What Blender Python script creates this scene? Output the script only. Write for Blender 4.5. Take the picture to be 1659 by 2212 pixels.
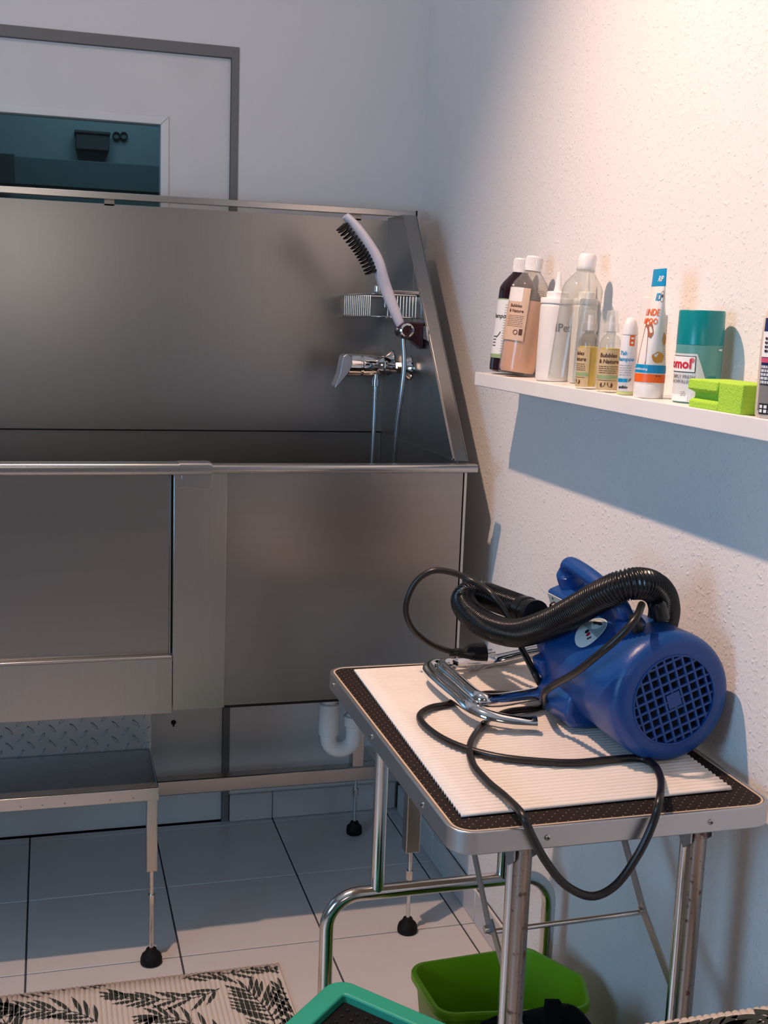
import bpy, bmesh, math, random
from mathutils import Vector, Matrix, Euler

random.seed(7)
for o in list(bpy.data.objects): bpy.data.objects.remove(o)
SC = bpy.context.scene
COL = SC.collection
PI = math.pi
RAD = math.radians

# ---------------------------------------------------------------- camera
IMG_W, IMG_H, FPX = 1659.0, 2212.0, 2527.78
CAM = Vector((0.0, 0.0, 1.44))
_y, _p, _r = RAD(16.17), RAD(9.58), RAD(2.0755)
FW = Vector((math.sin(_y)*math.cos(_p), math.cos(_y)*math.cos(_p), -math.sin(_p)))
_rt = Vector((math.cos(_y), -math.sin(_y), 0)); _up = _rt.cross(FW)
RT = _rt*math.cos(_r) + _up*math.sin(_r); UP = _up*math.cos(_r) - _rt*math.sin(_r)
cd = bpy.data.cameras.new('camera'); cam = bpy.data.objects.new('camera', cd); COL.objects.link(cam)
cd.sensor_fit = 'HORIZONTAL'; cd.sensor_width = 36.0; cd.lens = 36.0*FPX/IMG_W
cd.clip_start = 0.02; cd.clip_end = 60
M = Matrix((RT, UP, -FW)).transposed().to_4x4(); M.translation = CAM
cam.matrix_world = M
SC.camera = cam

# ---------------------------------------------------------------- world, lights, exposure
SC.view_settings.view_transform = 'Standard'; SC.view_settings.look = 'None'
SC.view_settings.gamma = 1.0; SC.view_settings.use_curve_mapping = False
SC.view_settings.exposure = -0.08
w = bpy.data.worlds.new('world'); SC.world = w; w.use_nodes = True
w.node_tree.nodes['Background'].inputs[0].default_value = (0.45, 0.62, 0.8, 1)
w.node_tree.nodes['Background'].inputs[1].default_value = 0.05

def light(name, kind, loc, aim, power, color, **k):
    d = bpy.data.lights.new(name, kind); d.energy = power; d.color = color
    for a, b in k.items(): setattr(d, a, b)
    o = bpy.data.objects.new(name, d); COL.objects.link(o); o.location = loc
    o.rotation_euler = (Vector(aim)-Vector(loc)).to_track_quat('-Z', 'Y').to_euler()
    return o
# warm ceiling spot above the aisle between tub and table
light('ceiling_spot', 'SPOT', (-0.10, 1.83, 2.93), (0.74, 1.34, 0.75), 198, (1.0, 0.66, 0.48),
      spot_size=RAD(106), spot_blend=1.0, shadow_soft_size=0.024)
# the same lamp's weaker light outside its main beam
light('ceiling_spot_spill', 'POINT', (-0.10, 1.83, 2.93), (0, 1.8, 0), 9, (1.0, 0.65, 0.49), shadow_soft_size=0.024)
# cool daylight through the window in the left wall
light('window_daylight', 'AREA', (-2.12, 0.25, 1.45), (0.9, 2.3, 1.2), 38, (0.31, 0.63, 1.0),
      shape='RECTANGLE', size=0.9, size_y=1.1)

# added warm fill behind the camera, puts a sheen on the tub's back
light('rear_fill', 'AREA', (-0.25, -1.52, 1.8), (-0.25, 3.0, 1.5), 5.0, (1.0, 0.89, 0.80),
      shape='RECTANGLE', size=0.55, size_y=0.45)
# ---------------------------------------------------------------- node materials
MATS = {}
def nodes(m):
    m.use_nodes = True; t = m.node_tree; return t, t.nodes, t.links, t.nodes['Principled BSDF']
def mat(name, color, rough=0.5, metal=0.0, var=0.06, scale=12.0, bump=0.0, bscale=200.0, spec=0.5, stretch=(1,1,1), rvar=0.0, **k):
    if name in MATS: return MATS[name]
    m = bpy.data.materials.new(name); t, N, L, P = nodes(m)
    c = (*color[:3], 1)
    tc = N.new('ShaderNodeTexCoord'); mp = N.new('ShaderNodeMapping'); mp.inputs['Scale'].default_value = stretch
    L.new(tc.outputs['Object'], mp.inputs[0])
    nz = N.new('ShaderNodeTexNoise'); nz.inputs['Scale'].default_value = scale; nz.inputs['Detail'].default_value = 4
    L.new(mp.outputs[0], nz.inputs['Vector'])
    mx = N.new('ShaderNodeMix'); mx.data_type = 'RGBA'
    mx.inputs[6].default_value = tuple(max(0, v*(1-var)) for v in c[:3])+(1,)
    mx.inputs[7].default_value = tuple(min(1, v*(1+var)) for v in c[:3])+(1,)
    L.new(nz.outputs['Fac'], mx.inputs[0]); L.new(mx.outputs[2], P.inputs['Base Color'])
    P.inputs['Roughness'].default_value = rough; P.inputs['Metallic'].default_value = metal
    P.inputs['Specular IOR Level'].default_value = spec
    if rvar:
        mr = N.new('ShaderNodeMapRange'); mr.inputs[3].default_value = rough-rvar; mr.inputs[4].default_value = rough+rvar
        L.new(nz.outputs['Fac'], mr.inputs[0]); L.new(mr.outputs[0], P.inputs['Roughness'])
    if bump:
        n2 = N.new('ShaderNodeTexNoise'); n2.inputs['Scale'].default_value = bscale; n2.inputs['Detail'].default_value = 3
        L.new(mp.outputs[0], n2.inputs['Vector'])
        b = N.new('ShaderNodeBump'); b.inputs['Strength'].default_value = bump; b.inputs['Distance'].default_value = 0.002
        L.new(n2.outputs['Fac'], b.inputs['Height']); L.new(b.outputs[0], P.inputs['Normal'])
    for a, b in k.items(): P.inputs[a.replace('_', ' ')].default_value = b
    MATS[name] = m
    return m

def clear_mat(name, tint=(0.94, 0.95, 0.94), haze=0.05, hazecol=(0.9, 0.88, 0.85), rough=0.04, ior=1.3):
    m = bpy.data.materials.new(name); m.use_nodes = True; t = m.node_tree; N, L = t.nodes, t.links
    N.remove(N['Principled BSDF']); out = N['Material Output']
    tr = N.new('ShaderNodeBsdfTransparent'); tr.inputs[0].default_value = (*tint, 1)
    df = N.new('ShaderNodeBsdfDiffuse'); df.inputs[0].default_value = (*hazecol, 1)
    gl = N.new('ShaderNodeBsdfGlossy'); gl.inputs['Roughness'].default_value = rough
    lw = N.new('ShaderNodeLayerWeight'); lw.inputs[0].default_value = 0.5
    pw = N.new('ShaderNodeMath'); pw.operation = 'POWER'; pw.inputs[1].default_value = 4.0; L.new(lw.outputs['Facing'], pw.inputs[0])
    fr = N.new('ShaderNodeMath'); fr.operation = 'MULTIPLY_ADD'; fr.inputs[1].default_value = 0.55; fr.inputs[2].default_value = ((ior-1)/(ior+1))**2; L.new(pw.outputs[0], fr.inputs[0])
    m1 = N.new('ShaderNodeMixShader'); m1.inputs[0].default_value = haze
    m2 = N.new('ShaderNodeMixShader')
    L.new(tr.outputs[0], m1.inputs[1]); L.new(df.outputs[0], m1.inputs[2])
    L.new(fr.outputs[0], m2.inputs[0]); L.new(m1.outputs[0], m2.inputs[1]); L.new(gl.outputs[0], m2.inputs[2])
    L.new(m2.outputs[0], out.inputs[0])
    MATS[name] = m; return m

def woodchip(name, color, strength):
    m = bpy.data.materials.new(name); t, N, L, P = nodes(m)
    P.inputs['Base Color'].default_value = (*color, 1); P.inputs['Roughness'].default_value = 0.85
    tc = N.new('ShaderNodeTexCoord')
    v = N.new('ShaderNodeTexVoronoi'); v.inputs['Scale'].default_value = 85; v.inputs['Randomness'].default_value = 1.0
    n = N.new('ShaderNodeTexNoise'); n.inputs['Scale'].default_value = 55; n.inputs['Detail'].default_value = 5
    L.new(tc.outputs['Object'], n.inputs['Vector'])
    mxv = N.new('ShaderNodeMix'); mxv.data_type = 'VECTOR'; mxv.inputs[0].default_value = 0.03
    L.new(tc.outputs['Object'], mxv.inputs[4]); L.new(n.outputs['Color'], mxv.inputs[5]); L.new(mxv.outputs[1], v.inputs['Vector'])
    r = N.new('ShaderNodeMapRange'); r.inputs[1].default_value = 0.08; r.inputs[2].default_value = 0.34; r.inputs[3].default_value = 1; r.inputs[4].default_value = 0
    L.new(v.outputs['Distance'], r.inputs[0])
    ad = N.new('ShaderNodeMath'); ad.operation = 'MULTIPLY'; L.new(r.outputs[0], ad.inputs[0]); L.new(n.outputs['Fac'], ad.inputs[1])
    a2 = N.new('ShaderNodeMath'); a2.operation = 'ADD'; L.new(ad.outputs[0], a2.inputs[0])
    n3 = N.new('ShaderNodeTexNoise'); n3.inputs['Scale'].default_value = 160; L.new(tc.outputs['Object'], n3.inputs['Vector'])
    m3 = N.new('ShaderNodeMath'); m3.operation = 'MULTIPLY'; m3.inputs[1].default_value = 0.5; L.new(n3.outputs['Fac'], m3.inputs[0]); L.new(m3.outputs[0], a2.inputs[1])
    b = N.new('ShaderNodeBump'); b.inputs['Strength'].default_value = strength; b.inputs['Distance'].default_value = 0.004
    L.new(a2.outputs[0], b.inputs['Height']); L.new(b.outputs[0], P.inputs['Normal'])
    MATS[name] = m; return m

def dotted(name, base, dot, pitch, rad):
    m = bpy.data.materials.new(name); t, N, L, P = nodes(m)
    tc = N.new('ShaderNodeTexCoord'); mp = N.new('ShaderNodeMapping')
    mp.inputs['Scale'].default_value = (1/pitch, 1/pitch, 0); mp.inputs['Rotation'].default_value = (0, 0, RAD(45))
    v = N.new('ShaderNodeTexVoronoi'); v.inputs['Scale'].default_value = 1; v.inputs['Randomness'].default_value = 0.05; v.voronoi_dimensions = '2D'
    L.new(tc.outputs['Object'], mp.inputs[0]); L.new(mp.outputs[0], v.inputs['Vector'])
    r = N.new('ShaderNodeMapRange'); r.inputs[1].default_value = rad*0.8; r.inputs[2].default_value = rad*1.2; r.inputs[3].default_value = 1; r.inputs[4].default_value = 0
    L.new(v.outputs['Distance'], r.inputs[0])
    mx = N.new('ShaderNodeMix'); mx.data_type = 'RGBA'; mx.inputs[6].default_value = (*base, 1); mx.inputs[7].default_value = (*dot, 1)
    L.new(r.outputs[0], mx.inputs[0]); L.new(mx.outputs[2], P.inputs['Base Color']); P.inputs['Roughness'].default_value = 0.65; P.inputs['Specular IOR Level'].default_value = 0.15
    b = N.new('ShaderNodeBump'); b.inputs['Strength'].default_value = 0.5; b.inputs['Distance'].default_value = 0.001
    L.new(r.outputs[0], b.inputs['Height']); L.new(b.outputs[0], P.inputs['Normal'])
    MATS[name] = m; return m

def rusty(name):
    m = bpy.data.materials.new(name); t, N, L, P = nodes(m)
    tc = N.new('ShaderNodeTexCoord'); n = N.new('ShaderNodeTexNoise'); n.inputs['Scale'].default_value = 70; n.inputs['Detail'].default_value = 4
    L.new(tc.outputs['Object'], n.inputs['Vector'])
    r = N.new('ShaderNodeValToRGB'); r.color_ramp.elements[0].position = 0.60; r.color_ramp.elements[0].color = (0.36, 0.31, 0.27, 1)
    r.color_ramp.elements[1].position = 0.68; r.color_ramp.elements[1].color = (0.12, 0.04, 0.015, 1)
    L.new(n.outputs['Fac'], r.inputs[0]); L.new(r.outputs[0], P.inputs['Base Color'])
    r2 = N.new('ShaderNodeValToRGB'); r2.color_ramp.elements[0].position = 0.60; r2.color_ramp.elements[0].color = (1, 1, 1, 1)
    r2.color_ramp.elements[1].position = 0.68; r2.color_ramp.elements[1].color = (0, 0, 0, 1)
    L.new(n.outputs['Fac'], r2.inputs[0]); L.new(r2.outputs[0], P.inputs['Metallic'])
    P.inputs['Roughness'].default_value = 0.32
    MATS[name] = m; return m

woodchip('woodchip_wall', (0.80, 0.78, 0.76), 0.42)
woodchip('plain_wall', (0.74, 0.73, 0.72), 0.12)
mat('ceiling_paint', (0.75, 0.74, 0.72), 0.9)
mat('grout', (0.05, 0.05, 0.055), 0.9)
mat('tile', (0.60, 0.57, 0.56), 0.30, var=0.05, scale=5, rvar=0.05)
mat('steel', (0.34, 0.325, 0.31), 0.30, 1.0, var=0.05, scale=12, stretch=(0.3, 8, 8), rvar=0.012)
mat('steel_v', (0.35, 0.34, 0.33), 0.30, 1.0, var=0.05, scale=22, stretch=(8, 8, 0.25), rvar=0.014)
mat('steel_pillar', (0.44, 0.42, 0.395), 0.30, 1.0, var=0.05, scale=22, stretch=(8, 8, 0.25), rvar=0.012)
mat('steel_bright', (0.52, 0.50, 0.48), 0.24, 1.0, var=0.04)
mat('chrome', (0.78, 0.78, 0.78), 0.07, 1.0, var=0.02)
mat('chrome_soft', (0.68, 0.66, 0.63), 0.16, 1.0, var=0.05)
mat('aluminium', (0.52, 0.52, 0.52), 0.36, 1.0, var=0.05)
mat('galvanised', (0.42, 0.44, 0.46), 0.45, 1.0, var=0.15, scale=40)
mat('tread_steel', (0.46, 0.47, 0.48), 0.42, 1.0, var=0.08)
rusty('rusty_chrome')
mat('black_rubber', (0.007, 0.006, 0.006), 0.6, spec=0.2)
mat('black_plastic', (0.006, 0.006, 0.007), 0.32)
mat('cable_black', (0.009, 0.007, 0.006), 0.35)
mat('hose_black', (0.007, 0.007, 0.008), 0.22)
mat('white_plastic', (0.82, 0.81, 0.79), 0.35)
mat('pvc_white', (0.72, 0.72, 0.70), 0.4)
mat('door_white', (0.70, 0.70, 0.68), 0.5)
mat('frame_grey', (0.17, 0.17, 0.165), 0.6)
mat('frame_white', (0.74, 0.74, 0.72), 0.45)
mat('shelf_white', (0.84, 0.82, 0.80), 0.4)
mat('blue_plastic', (0.006, 0.058, 0.24), 0.36, var=0.08, bump=0.15, bscale=260)
mat('grille_dark', (0.002, 0.005, 0.014), 0.7)
mat('cream', (0.72, 0.66, 0.55), 0.5)
mat('sticker_white', (0.72, 0.76, 0.76), 0.45)
mat('sticker_grey', (0.30, 0.38, 0.40), 0.45)
mat('ink', (0.015, 0.014, 0.014), 0.6)
mat('ink_grey', (0.22, 0.22, 0.21), 0.6)
mat('ink_brown', (0.10, 0.03, 0.015), 0.6)
mat('ink_red', (0.65, 0.01, 0.03), 0.5)
mat('ink_white', (0.9, 0.9, 0.88), 0.5)
mat('foam_white', (0.78, 0.72, 0.66), 0.85, bump=0.2, bscale=400)
mat('rug_cloth', (0.62, 0.55, 0.49), 0.9, bump=0.2, bscale=400)
mat('leaf_print', (0.028, 0.034, 0.028), 0.85)
mat('plywood', (0.55, 0.42, 0.30), 0.6)
dotted('rubber_top', (0.018, 0.012, 0.010), (0.26, 0.22, 0.19), 0.0112, 0.085)
mat('lime', (0.21, 0.45, 0.008), 0.38)
mat('teal', (0.03, 0.40, 0.27), 0.42)
mat('teal_cap', (0.0, 0.23, 0.25), 0.28)
mat('teal_body', (0.10, 0.30, 0.29), 0.33)
mat('can_white', (0.70, 0.72, 0.71), 0.35)
mat('sponge', (0.42, 0.72, 0.06), 0.95, bump=0.8, bscale=350)
mat('dark_brew', (0.018, 0.006, 0.010), 0.12)
mat('peach', (0.88, 0.45, 0.27), 0.3)
mat('peach_label', (0.66, 0.47, 0.33), 0.5)
mat('label_white', (0.78, 0.80, 0.79), 0.45)
mat('label_green', (0.30, 0.42, 0.20), 0.5)
mat('label_kraft', (0.62, 0.46, 0.24), 0.55)
mat('yellow_liquid', (0.80, 0.55, 0.02), 0.25)
mat('milky', (0.80, 0.77, 0.74), 0.45, Alpha=0.93)
mat('tube_white', (0.84, 0.80, 0.75), 0.35)
mat('cyan', (0.0, 0.28, 0.55), 0.4)
mat('orange', (0.88, 0.14, 0.01), 0.4)
mat('fur_orange', (0.70, 0.32, 0.06), 0.8)
mat('fur_brown', (0.36, 0.13, 0.07), 0.8)
mat('lime_pale', (0.55, 0.62, 0.22), 0.5)
mat('beige_bottle', (0.66, 0.58, 0.50), 0.35)
mat('navy', (0.012, 0.014, 0.10), 0.35)
mat('pink', (0.65, 0.10, 0.18), 0.4)
mat('brush_lilac', (0.72, 0.69, 0.75), 0.3)
mat('holder_plum', (0.030, 0.008, 0.014), 0.25)
mat('lever_grey', (0.32, 0.36, 0.41), 0.3, 0.6)
mat('hose_metal', (0.52, 0.52, 0.53), 0.28, 1.0)
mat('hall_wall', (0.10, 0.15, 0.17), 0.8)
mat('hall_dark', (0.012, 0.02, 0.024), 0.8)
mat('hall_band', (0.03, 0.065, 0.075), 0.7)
mat('bag_black', (0.003, 0.003, 0.0035), 0.9, spec=0.15, bump=0.4, bscale=300)
mat('stool_wood', (0.35, 0.24, 0.15), 0.6)
clear_mat('clear_plastic')
clear_mat('clear_cap', haze=0.22)
clear_mat('door_glass', (0.80, 0.88, 0.90), 0.0, rough=0.02, ior=1.5)
def m_(n): return MATS[n]

# ---------------------------------------------------------------- geometry helpers
class G:
    def __init__(s): s.v, s.f = [], []
    def add(s, vs, fs):
        n = len(s.v); s.v += [tuple(v) for v in vs]; s.f += [tuple(i+n for i in f) for f in fs]; return s
    def box(s, x0, x1, y0, y1, z0, z1):
        return s.add([(x, y, z) for x in (x0, x1) for y in (y0, y1) for z in (z0, z1)],
                     [(0,1,3,2),(4,6,7,5),(0,4,5,1),(2,3,7,6),(0,2,6,4),(1,5,7,3)])
    def obox(s, c, ax, ay, az, hx, hy, hz):
        c = Vector(c); ax, ay, az = [Vector(a).normalized() for a in (ax, ay, az)]
        return s.add([c+ax*x*hx+ay*y*hy+az*z*hz for x in (-1,1) for y in (-1,1) for z in (-1,1)],
                     [(0,1,3,2),(4,6,7,5),(0,4,5,1),(2,3,7,6),(0,2,6,4),(1,5,7,3)])
    def beam(s, a, b, w, h, up=(0,0,1)):
        a, b = Vector(a), Vector(b); d = (b-a); L = d.length; d.normalize()
        sx = d.cross(Vector(up)).normalized(); uz = sx.cross(d)
        return s.obox((a+b)/2, d, sx, uz, L/2, w/2, h/2)
    def prism(s, pts, fn0, fn1):
        """closed outline, two copies given by fn0(p), fn1(p)"""
        n = len(pts)
        return s.add([fn0(p) for p in pts]+[fn1(p) for p in pts],
                     [tuple(range(n-1, -1, -1)), tuple(range(n, 2*n))]+[(i, (i+1)%n, n+(i+1)%n, n+i) for i in range(n)])
    def ring(s, outer, inner, fn0, fn1):
        n = len(outer); vs = [fn0(p) for p in outer]+[fn0(p) for p in inner]+[fn1(p) for p in outer]+[fn1(p) for p in inner]
        fs = []
        for i in range(n):
            j = (i+1) % n
            fs += [(i, j, 2*n+j, 2*n+i), (n+j, n+i, 3*n+i, 3*n+j), (j, i, n+i, n+j), (2*n+i, 2*n+j, 3*n+j, 3*n+i)]
        return s.add(vs, fs)
    def lathe(s, prof, n=32, o=(0,0,0), ax=(0,0,1), caps=True, sx=1.0, sy=1.0):
        o = Vector(o); ax = Vector(ax).normalized()
        u = Vector((1,0,0)) if abs(ax.x) < 0.9 else Vector((0,1,0))
        u = (u-ax*u.dot(ax)).normalized(); w_ = ax.cross(u)
        vs = []
        for r, z in prof:
            for i in range(n):
                a = 2*PI*i/n; vs.append(o+ax*z+u*(math.cos(a)*r*sx)+w_*(math.sin(a)*r*sy))
        fs = [(k*n+i, k*n+(i+1)%n, (k+1)*n+(i+1)%n, (k+1)*n+i) for k in range(len(prof)-1) for i in range(n)]
        if caps:
            fs += [tuple(range(n-1, -1, -1)), tuple(range((len(prof)-1)*n, len(prof)*n))]
        return s.add(vs, fs)
    def tube(s, path, r, n=10, closed=False, caps=True):
        P = [Vector(p) for p in path]; m = len(P)
        rs = r if isinstance(r, (list, tuple)) else [r]*m
        T = []
        for i in range(m):
            a = P[(i-1) % m] if (closed or i) else P[0]; b = P[(i+1) % m] if (closed or i < m-1) else P[-1]
            T.append((b-a).normalized())
        nrm = T[0].orthogonal().normalized(); vs = []
        for i in range(m):
            nrm = (nrm - T[i]*nrm.dot(T[i])).normalized(); bn = T[i].cross(nrm)
            for k in range(n):
                a = 2*PI*k/n; vs.append(P[i]+(nrm*math.cos(a)+bn*math.sin(a))*rs[i])
        fs = []
        for i in range(m if closed else m-1):
            j = (i+1) % m
            fs += [(i*n+k, i*n+(k+1)%n, j*n+(k+1)%n, j*n+k) for k in range(n)]
        if caps and not closed: fs += [tuple(range(n-1, -1, -1)), tuple(range((m-1)*n, m*n))]
        return s.add(vs, fs)
    def xf(s, fn): s.v = [tuple(fn(Vector(v))) for v in s.v]; return s

def link(name, g, material, parent=None, off=(0,0,0), bevel=0.0, seg=2, smooth=40, sub=0):
    me = bpy.data.meshes.new(name)
    o_ = Vector(off); me.from_pydata([tuple(Vector(v)-o_) for v in g.v], [], g.f); me.validate()
    bm = bmesh.new(); bm.from_mesh(me); bmesh.ops.recalc_face_normals(bm, faces=bm.faces); bm.to_mesh(me); bm.free()
    me.materials.append(m_(material) if isinstance(material, str) else material)
    if smooth:
        me.shade_smooth(); me.set_sharp_from_angle(angle=RAD(smooth))
    o = bpy.data.objects.new(name, me); COL.objects.link(o)
    if parent: o.parent = parent
    if bevel:
        b = o.modifiers.new('bevel', 'BEVEL'); b.width = bevel; b.segments = seg; b.limit_method = 'ANGLE'; b.angle_limit = RAD(45)
    if sub:
        b = o.modifiers.new('sub', 'SUBSURF'); b.levels = sub; b.render_levels = sub
    return o

def tag(o, label=None, cat=None, group=None, kind=None):
    if label: o['label'] = label
    if cat: o['category'] = cat
    if group: o['group'] = group
    if kind: o['kind'] = kind
    return o
class Thing:
    """an Empty at the thing's base; parts are given in world coordinates unless local=True"""
    def __init__(s, name, label, cat, loc=(0,0,0), rot=(0,0,0), group=None, kind=None, local=False):
        s.o = bpy.data.objects.new(name, None); COL.objects.link(s.o); s.o.empty_display_size = 0.05
        s.o.location = loc; s.o.rotation_euler = rot; s.off = (0,0,0) if local else loc
        tag(s.o, label, cat, group, kind)
    def part(s, name, g, material, under=None, label=None, kind=None, **k):
        o = link(name, g, material, under or s.o, s.off, **k)
        return tag(o, label, None, None, kind)
def single(name, g, material, label, cat, group=None, kind=None, **k):
    return tag(link(name, g, material, **k), label, cat, group, kind)

def at(px, py, axis, val):
    """point of the plane axis=val seen at photograph position (px, py)"""
    d = FW*FPX + RT*(px-IMG_W/2) - UP*(py-IMG_H/2)
    return CAM + d*((val-CAM[axis])/d[axis])
def smooth_path(pts, per=8, closed=False):
    P = [Vector(p) for p in pts]; n = len(P); out = []
    for i in range(n if closed else n-1):
        if closed: a, b, c, d = P[(i-1)%n], P[i], P[(i+1)%n], P[(i+2)%n]
        else: a, b, c, d = P[max(i-1,0)], P[i], P[i+1], P[min(i+2,n-1)]
        for k in range(per):
            t = k/per
            out.append(0.5*((2*b)+(c-a)*t+(2*a-5*b+4*c-d)*t*t+(3*b-a-3*c+d)*t**3))
    if not closed: out.append(P[-1])
    return out
def round_poly(pts, r, seg=6):
    """2D outline with rounded corners"""
    out = []; n = len(pts)
    for i in range(n):
        a, b, c = [Vector(pts[(i+k) % n]).to_2d() if len(pts[0]) > 2 else Vector(pts[(i+k) % n]) for k in (-1, 0, 1)]
        d1, d2 = (a-b).normalized(), (c-b).normalized(); ang = d1.angle(d2)
        L = r/math.tan(ang/2); p, q = b+d1*L, b+d2*L
        bis = (d1+d2).normalized(); cen = b+bis*(r/math.sin(ang/2))
        a0 = math.atan2(*(p-cen).yx); a1 = math.atan2(*(q-cen).yx); da = (a1-a0+PI) % (2*PI)-PI
        for k in range(seg+1):
            t = a0+da*k/seg; out.append((cen.x+r*math.cos(t), cen.y+r*math.sin(t)))
    return out
def rect(x0, x1, y0, y1): return [(x0,y0),(x1,y0),(x1,y1),(x0,y1)]

_dg = None
def text_geo(s, size, italic=0.0, bold=0.0):
    c = bpy.data.curves.new('lettering', 'FONT'); c.body = s; c.size = size; c.align_x = 'CENTER'; c.resolution_u = 2
    c.shear = italic; c.offset = bold
    o = bpy.data.objects.new('lettering', c); COL.objects.link(o)
    dg = bpy.context.evaluated_depsgraph_get(); ev = o.evaluated_get(dg); me = ev.to_mesh()
    g = G(); g.add([tuple(v.co) for v in me.vertices], [tuple(p.vertices) for p in me.polygons])
    ev.to_mesh_clear(); bpy.data.objects.remove(o); bpy.data.curves.remove(c)
    return g
def wrap(g, R, a0, z0, eps=0.0005):
    """flat (u,v) print bent round an upright cylinder of radius R (number or function of z)"""
    def fn(v):
        z = z0+v.y; r = (R(z) if callable(R) else R); a = a0+v.x/r; r += eps+v.z
        return (r*math.cos(a), r*math.sin(a), z)
    return g.xf(fn)
def patch(u0, u1, v0, v1, nu=12, nv=1):
    g = G(); vs = [(u0+(u1-u0)*i/nu, v0+(v1-v0)*j/nv, 0) for j in range(nv+1) for i in range(nu+1)]
    return g.add(vs, [(j*(nu+1)+i, j*(nu+1)+i+1, (j+1)*(nu+1)+i+1, (j+1)*(nu+1)+i) for j in range(nv) for i in range(nu)])
def poly_print(pts):
    return G().add([(x, y, 0) for x, y in pts], [tuple(range(len(pts)))])
def lines_print(u0, u1, v0, v1, n, th, seed=1):
    """tiny unreadable copy as rows of broken strokes"""
    R = random.Random(seed); g = G()
    for i in range(n):
        v = v1-(v1-v0)*(i+0.5)/n; u = u0
        while u < u1-0.001:
            L = R.uniform(0.0015, 0.006); e = min(u+L, u1)
            p = patch(u, e, v-th/2, v+th/2, 2, 1); g.add(p.v, p.f); u = e+0.0009
    return g

# ================================================================= SETTING
XR, YB, XL, YF, ZC = 0.985, 3.137, -2.2, -1.6, 3.0
# floor
floor = tag(link('floor', G().box(XL, XR, YF, YB, -0.06, -0.0025), 'grout'), kind='structure')
tx = [-0.062+0.334*k for k in range(-7, 5)]; ty = [2.449+0.328*k for k in range(-13, 4)]
tile_cache = {}
for i in range(len(tx)-1):
    for j in range(len(ty)-1):
        x0, x1 = max(tx[i], XL), min(tx[i+1], XR); y0, y1 = max(ty[j], YF), min(ty[j+1], YB)
        if x1-x0 < 0.01 or y1-y0 < 0.01: continue
        wx, wy = round((x1-x0)/2-0.0021, 4), round((y1-y0)/2-0.0021, 4)
        if (wx, wy) not in tile_cache:
            o = link('tile', G().box(-wx, wx, -wy, wy, -0.006, 0), 'tile', floor, bevel=0.0012, seg=1, smooth=0); tile_cache[(wx, wy)] = o
        else:
            o = tile_cache[(wx, wy)].copy(); COL.objects.link(o); o.parent = floor
        o.location = ((x0+x1)/2, (y0+y1)/2, 0)
# walls
tag(link('wall_right', G().box(XR, XR+0.12, YF, YB+0.12, -0.06, ZC), 'woodchip_wall'), kind='structure')
DX0, DX1, DZ = -0.56, 0.480, 2.099
tag(link('wall_back', G().box(DX1, XR, YB, YB+0.12, -0.06, ZC).box(DX0, DX1, YB, YB+0.12, DZ, ZC).box(XL, DX0, YB, YB+0.12, -0.06, ZC), 'plain_wall'), kind='structure')
mat('wall_unseen', (0.30, 0.27, 0.25), 0.9)
tag(link('wall_front', G().ring(rect(XL, XR, -0.06, ZC), rect(-0.65, 0.15, 1.48, 2.12), lambda p: (p[0], YF-.12, p[1]), lambda p: (p[0], YF, p[1])), 'wall_unseen'), kind='structure')
tag(link('ceiling', G().box(XL-0.12, XR+0.12, YF-0.12, YB+0.12, ZC, ZC+0.1), 'ceiling_paint'), kind='structure')
WY0, WY1, WZ0, WZ1 = -0.25, 0.75, 0.85, 2.05
tag(link('wall_left', G().box(XL-0.12, XL, YF, WY0, -0.06, ZC).box(XL-0.12, XL, WY1, YB, -0.06, ZC).box(XL-0.12, XL, WY0, WY1, -0.06, WZ0).box(XL-0.12, XL, WY0, WY1, WZ1, ZC), 'wall_unseen'), kind='structure')
wf = tag(link('window_1', G().ring(rect(WY0, WY1, WZ0, WZ1), rect(WY0+.05, WY1-.05, WZ0+.05, WZ1-.05), lambda p: (XL-0.08, *p), lambda p: (XL-0.03, *p)), 'frame_white', bevel=0.004), kind='structure')
link('pane', G().box(XL-0.06, XL-0.055, WY0+.05, WY1-.05, WZ0+.05, WZ1-.05), 'door_glass', wf)
wf = tag(link('added_window', G().ring(rect(-0.65, 0.15, 1.48, 2.12), rect(-0.61, 0.11, 1.52, 2.08), lambda p: (p[0], YF-.08, p[1]), lambda p: (p[0], YF-.03, p[1])), 'frame_white', bevel=0.004), kind='structure')  # unseen window, added to go with the rear fill light
link('pane', G().box(-0.61, 0.11, YF-.06, YF-.055, 1.52, 2.08), 'door_glass', wf)
# skirting tiles
bb = tag(link('baseboard_right', G().box(XR-0.006, XR, YF, YB, 0, 0.078), 'grout'), kind='structure')
for j in range(len(ty)-1):
    y0, y1 = max(ty[j], YF)+0.001, min(ty[j+1], YB-0.012)-0.001
    if y1-y0 > 0.02: link('skirting_tile', G().box(XR-0.012, XR-0.004, y0, y1, 0.001, 0.08), 'tile', bb, bevel=0.0012, seg=1)
bb = tag(link('baseboard_back', G().box(DX1, XR-0.012, YB-0.006, YB, 0, 0.078), 'grout'), kind='structure')
for x0, x1 in ((DX1+0.002, 0.604), (0.606, 0.939), (0.941, XR-0.013)):
    link('skirting_tile', G().box(x0, x1, YB-0.012, YB-0.004, 0.001, 0.08), 'tile', bb, bevel=0.0012, seg=1)
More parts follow.
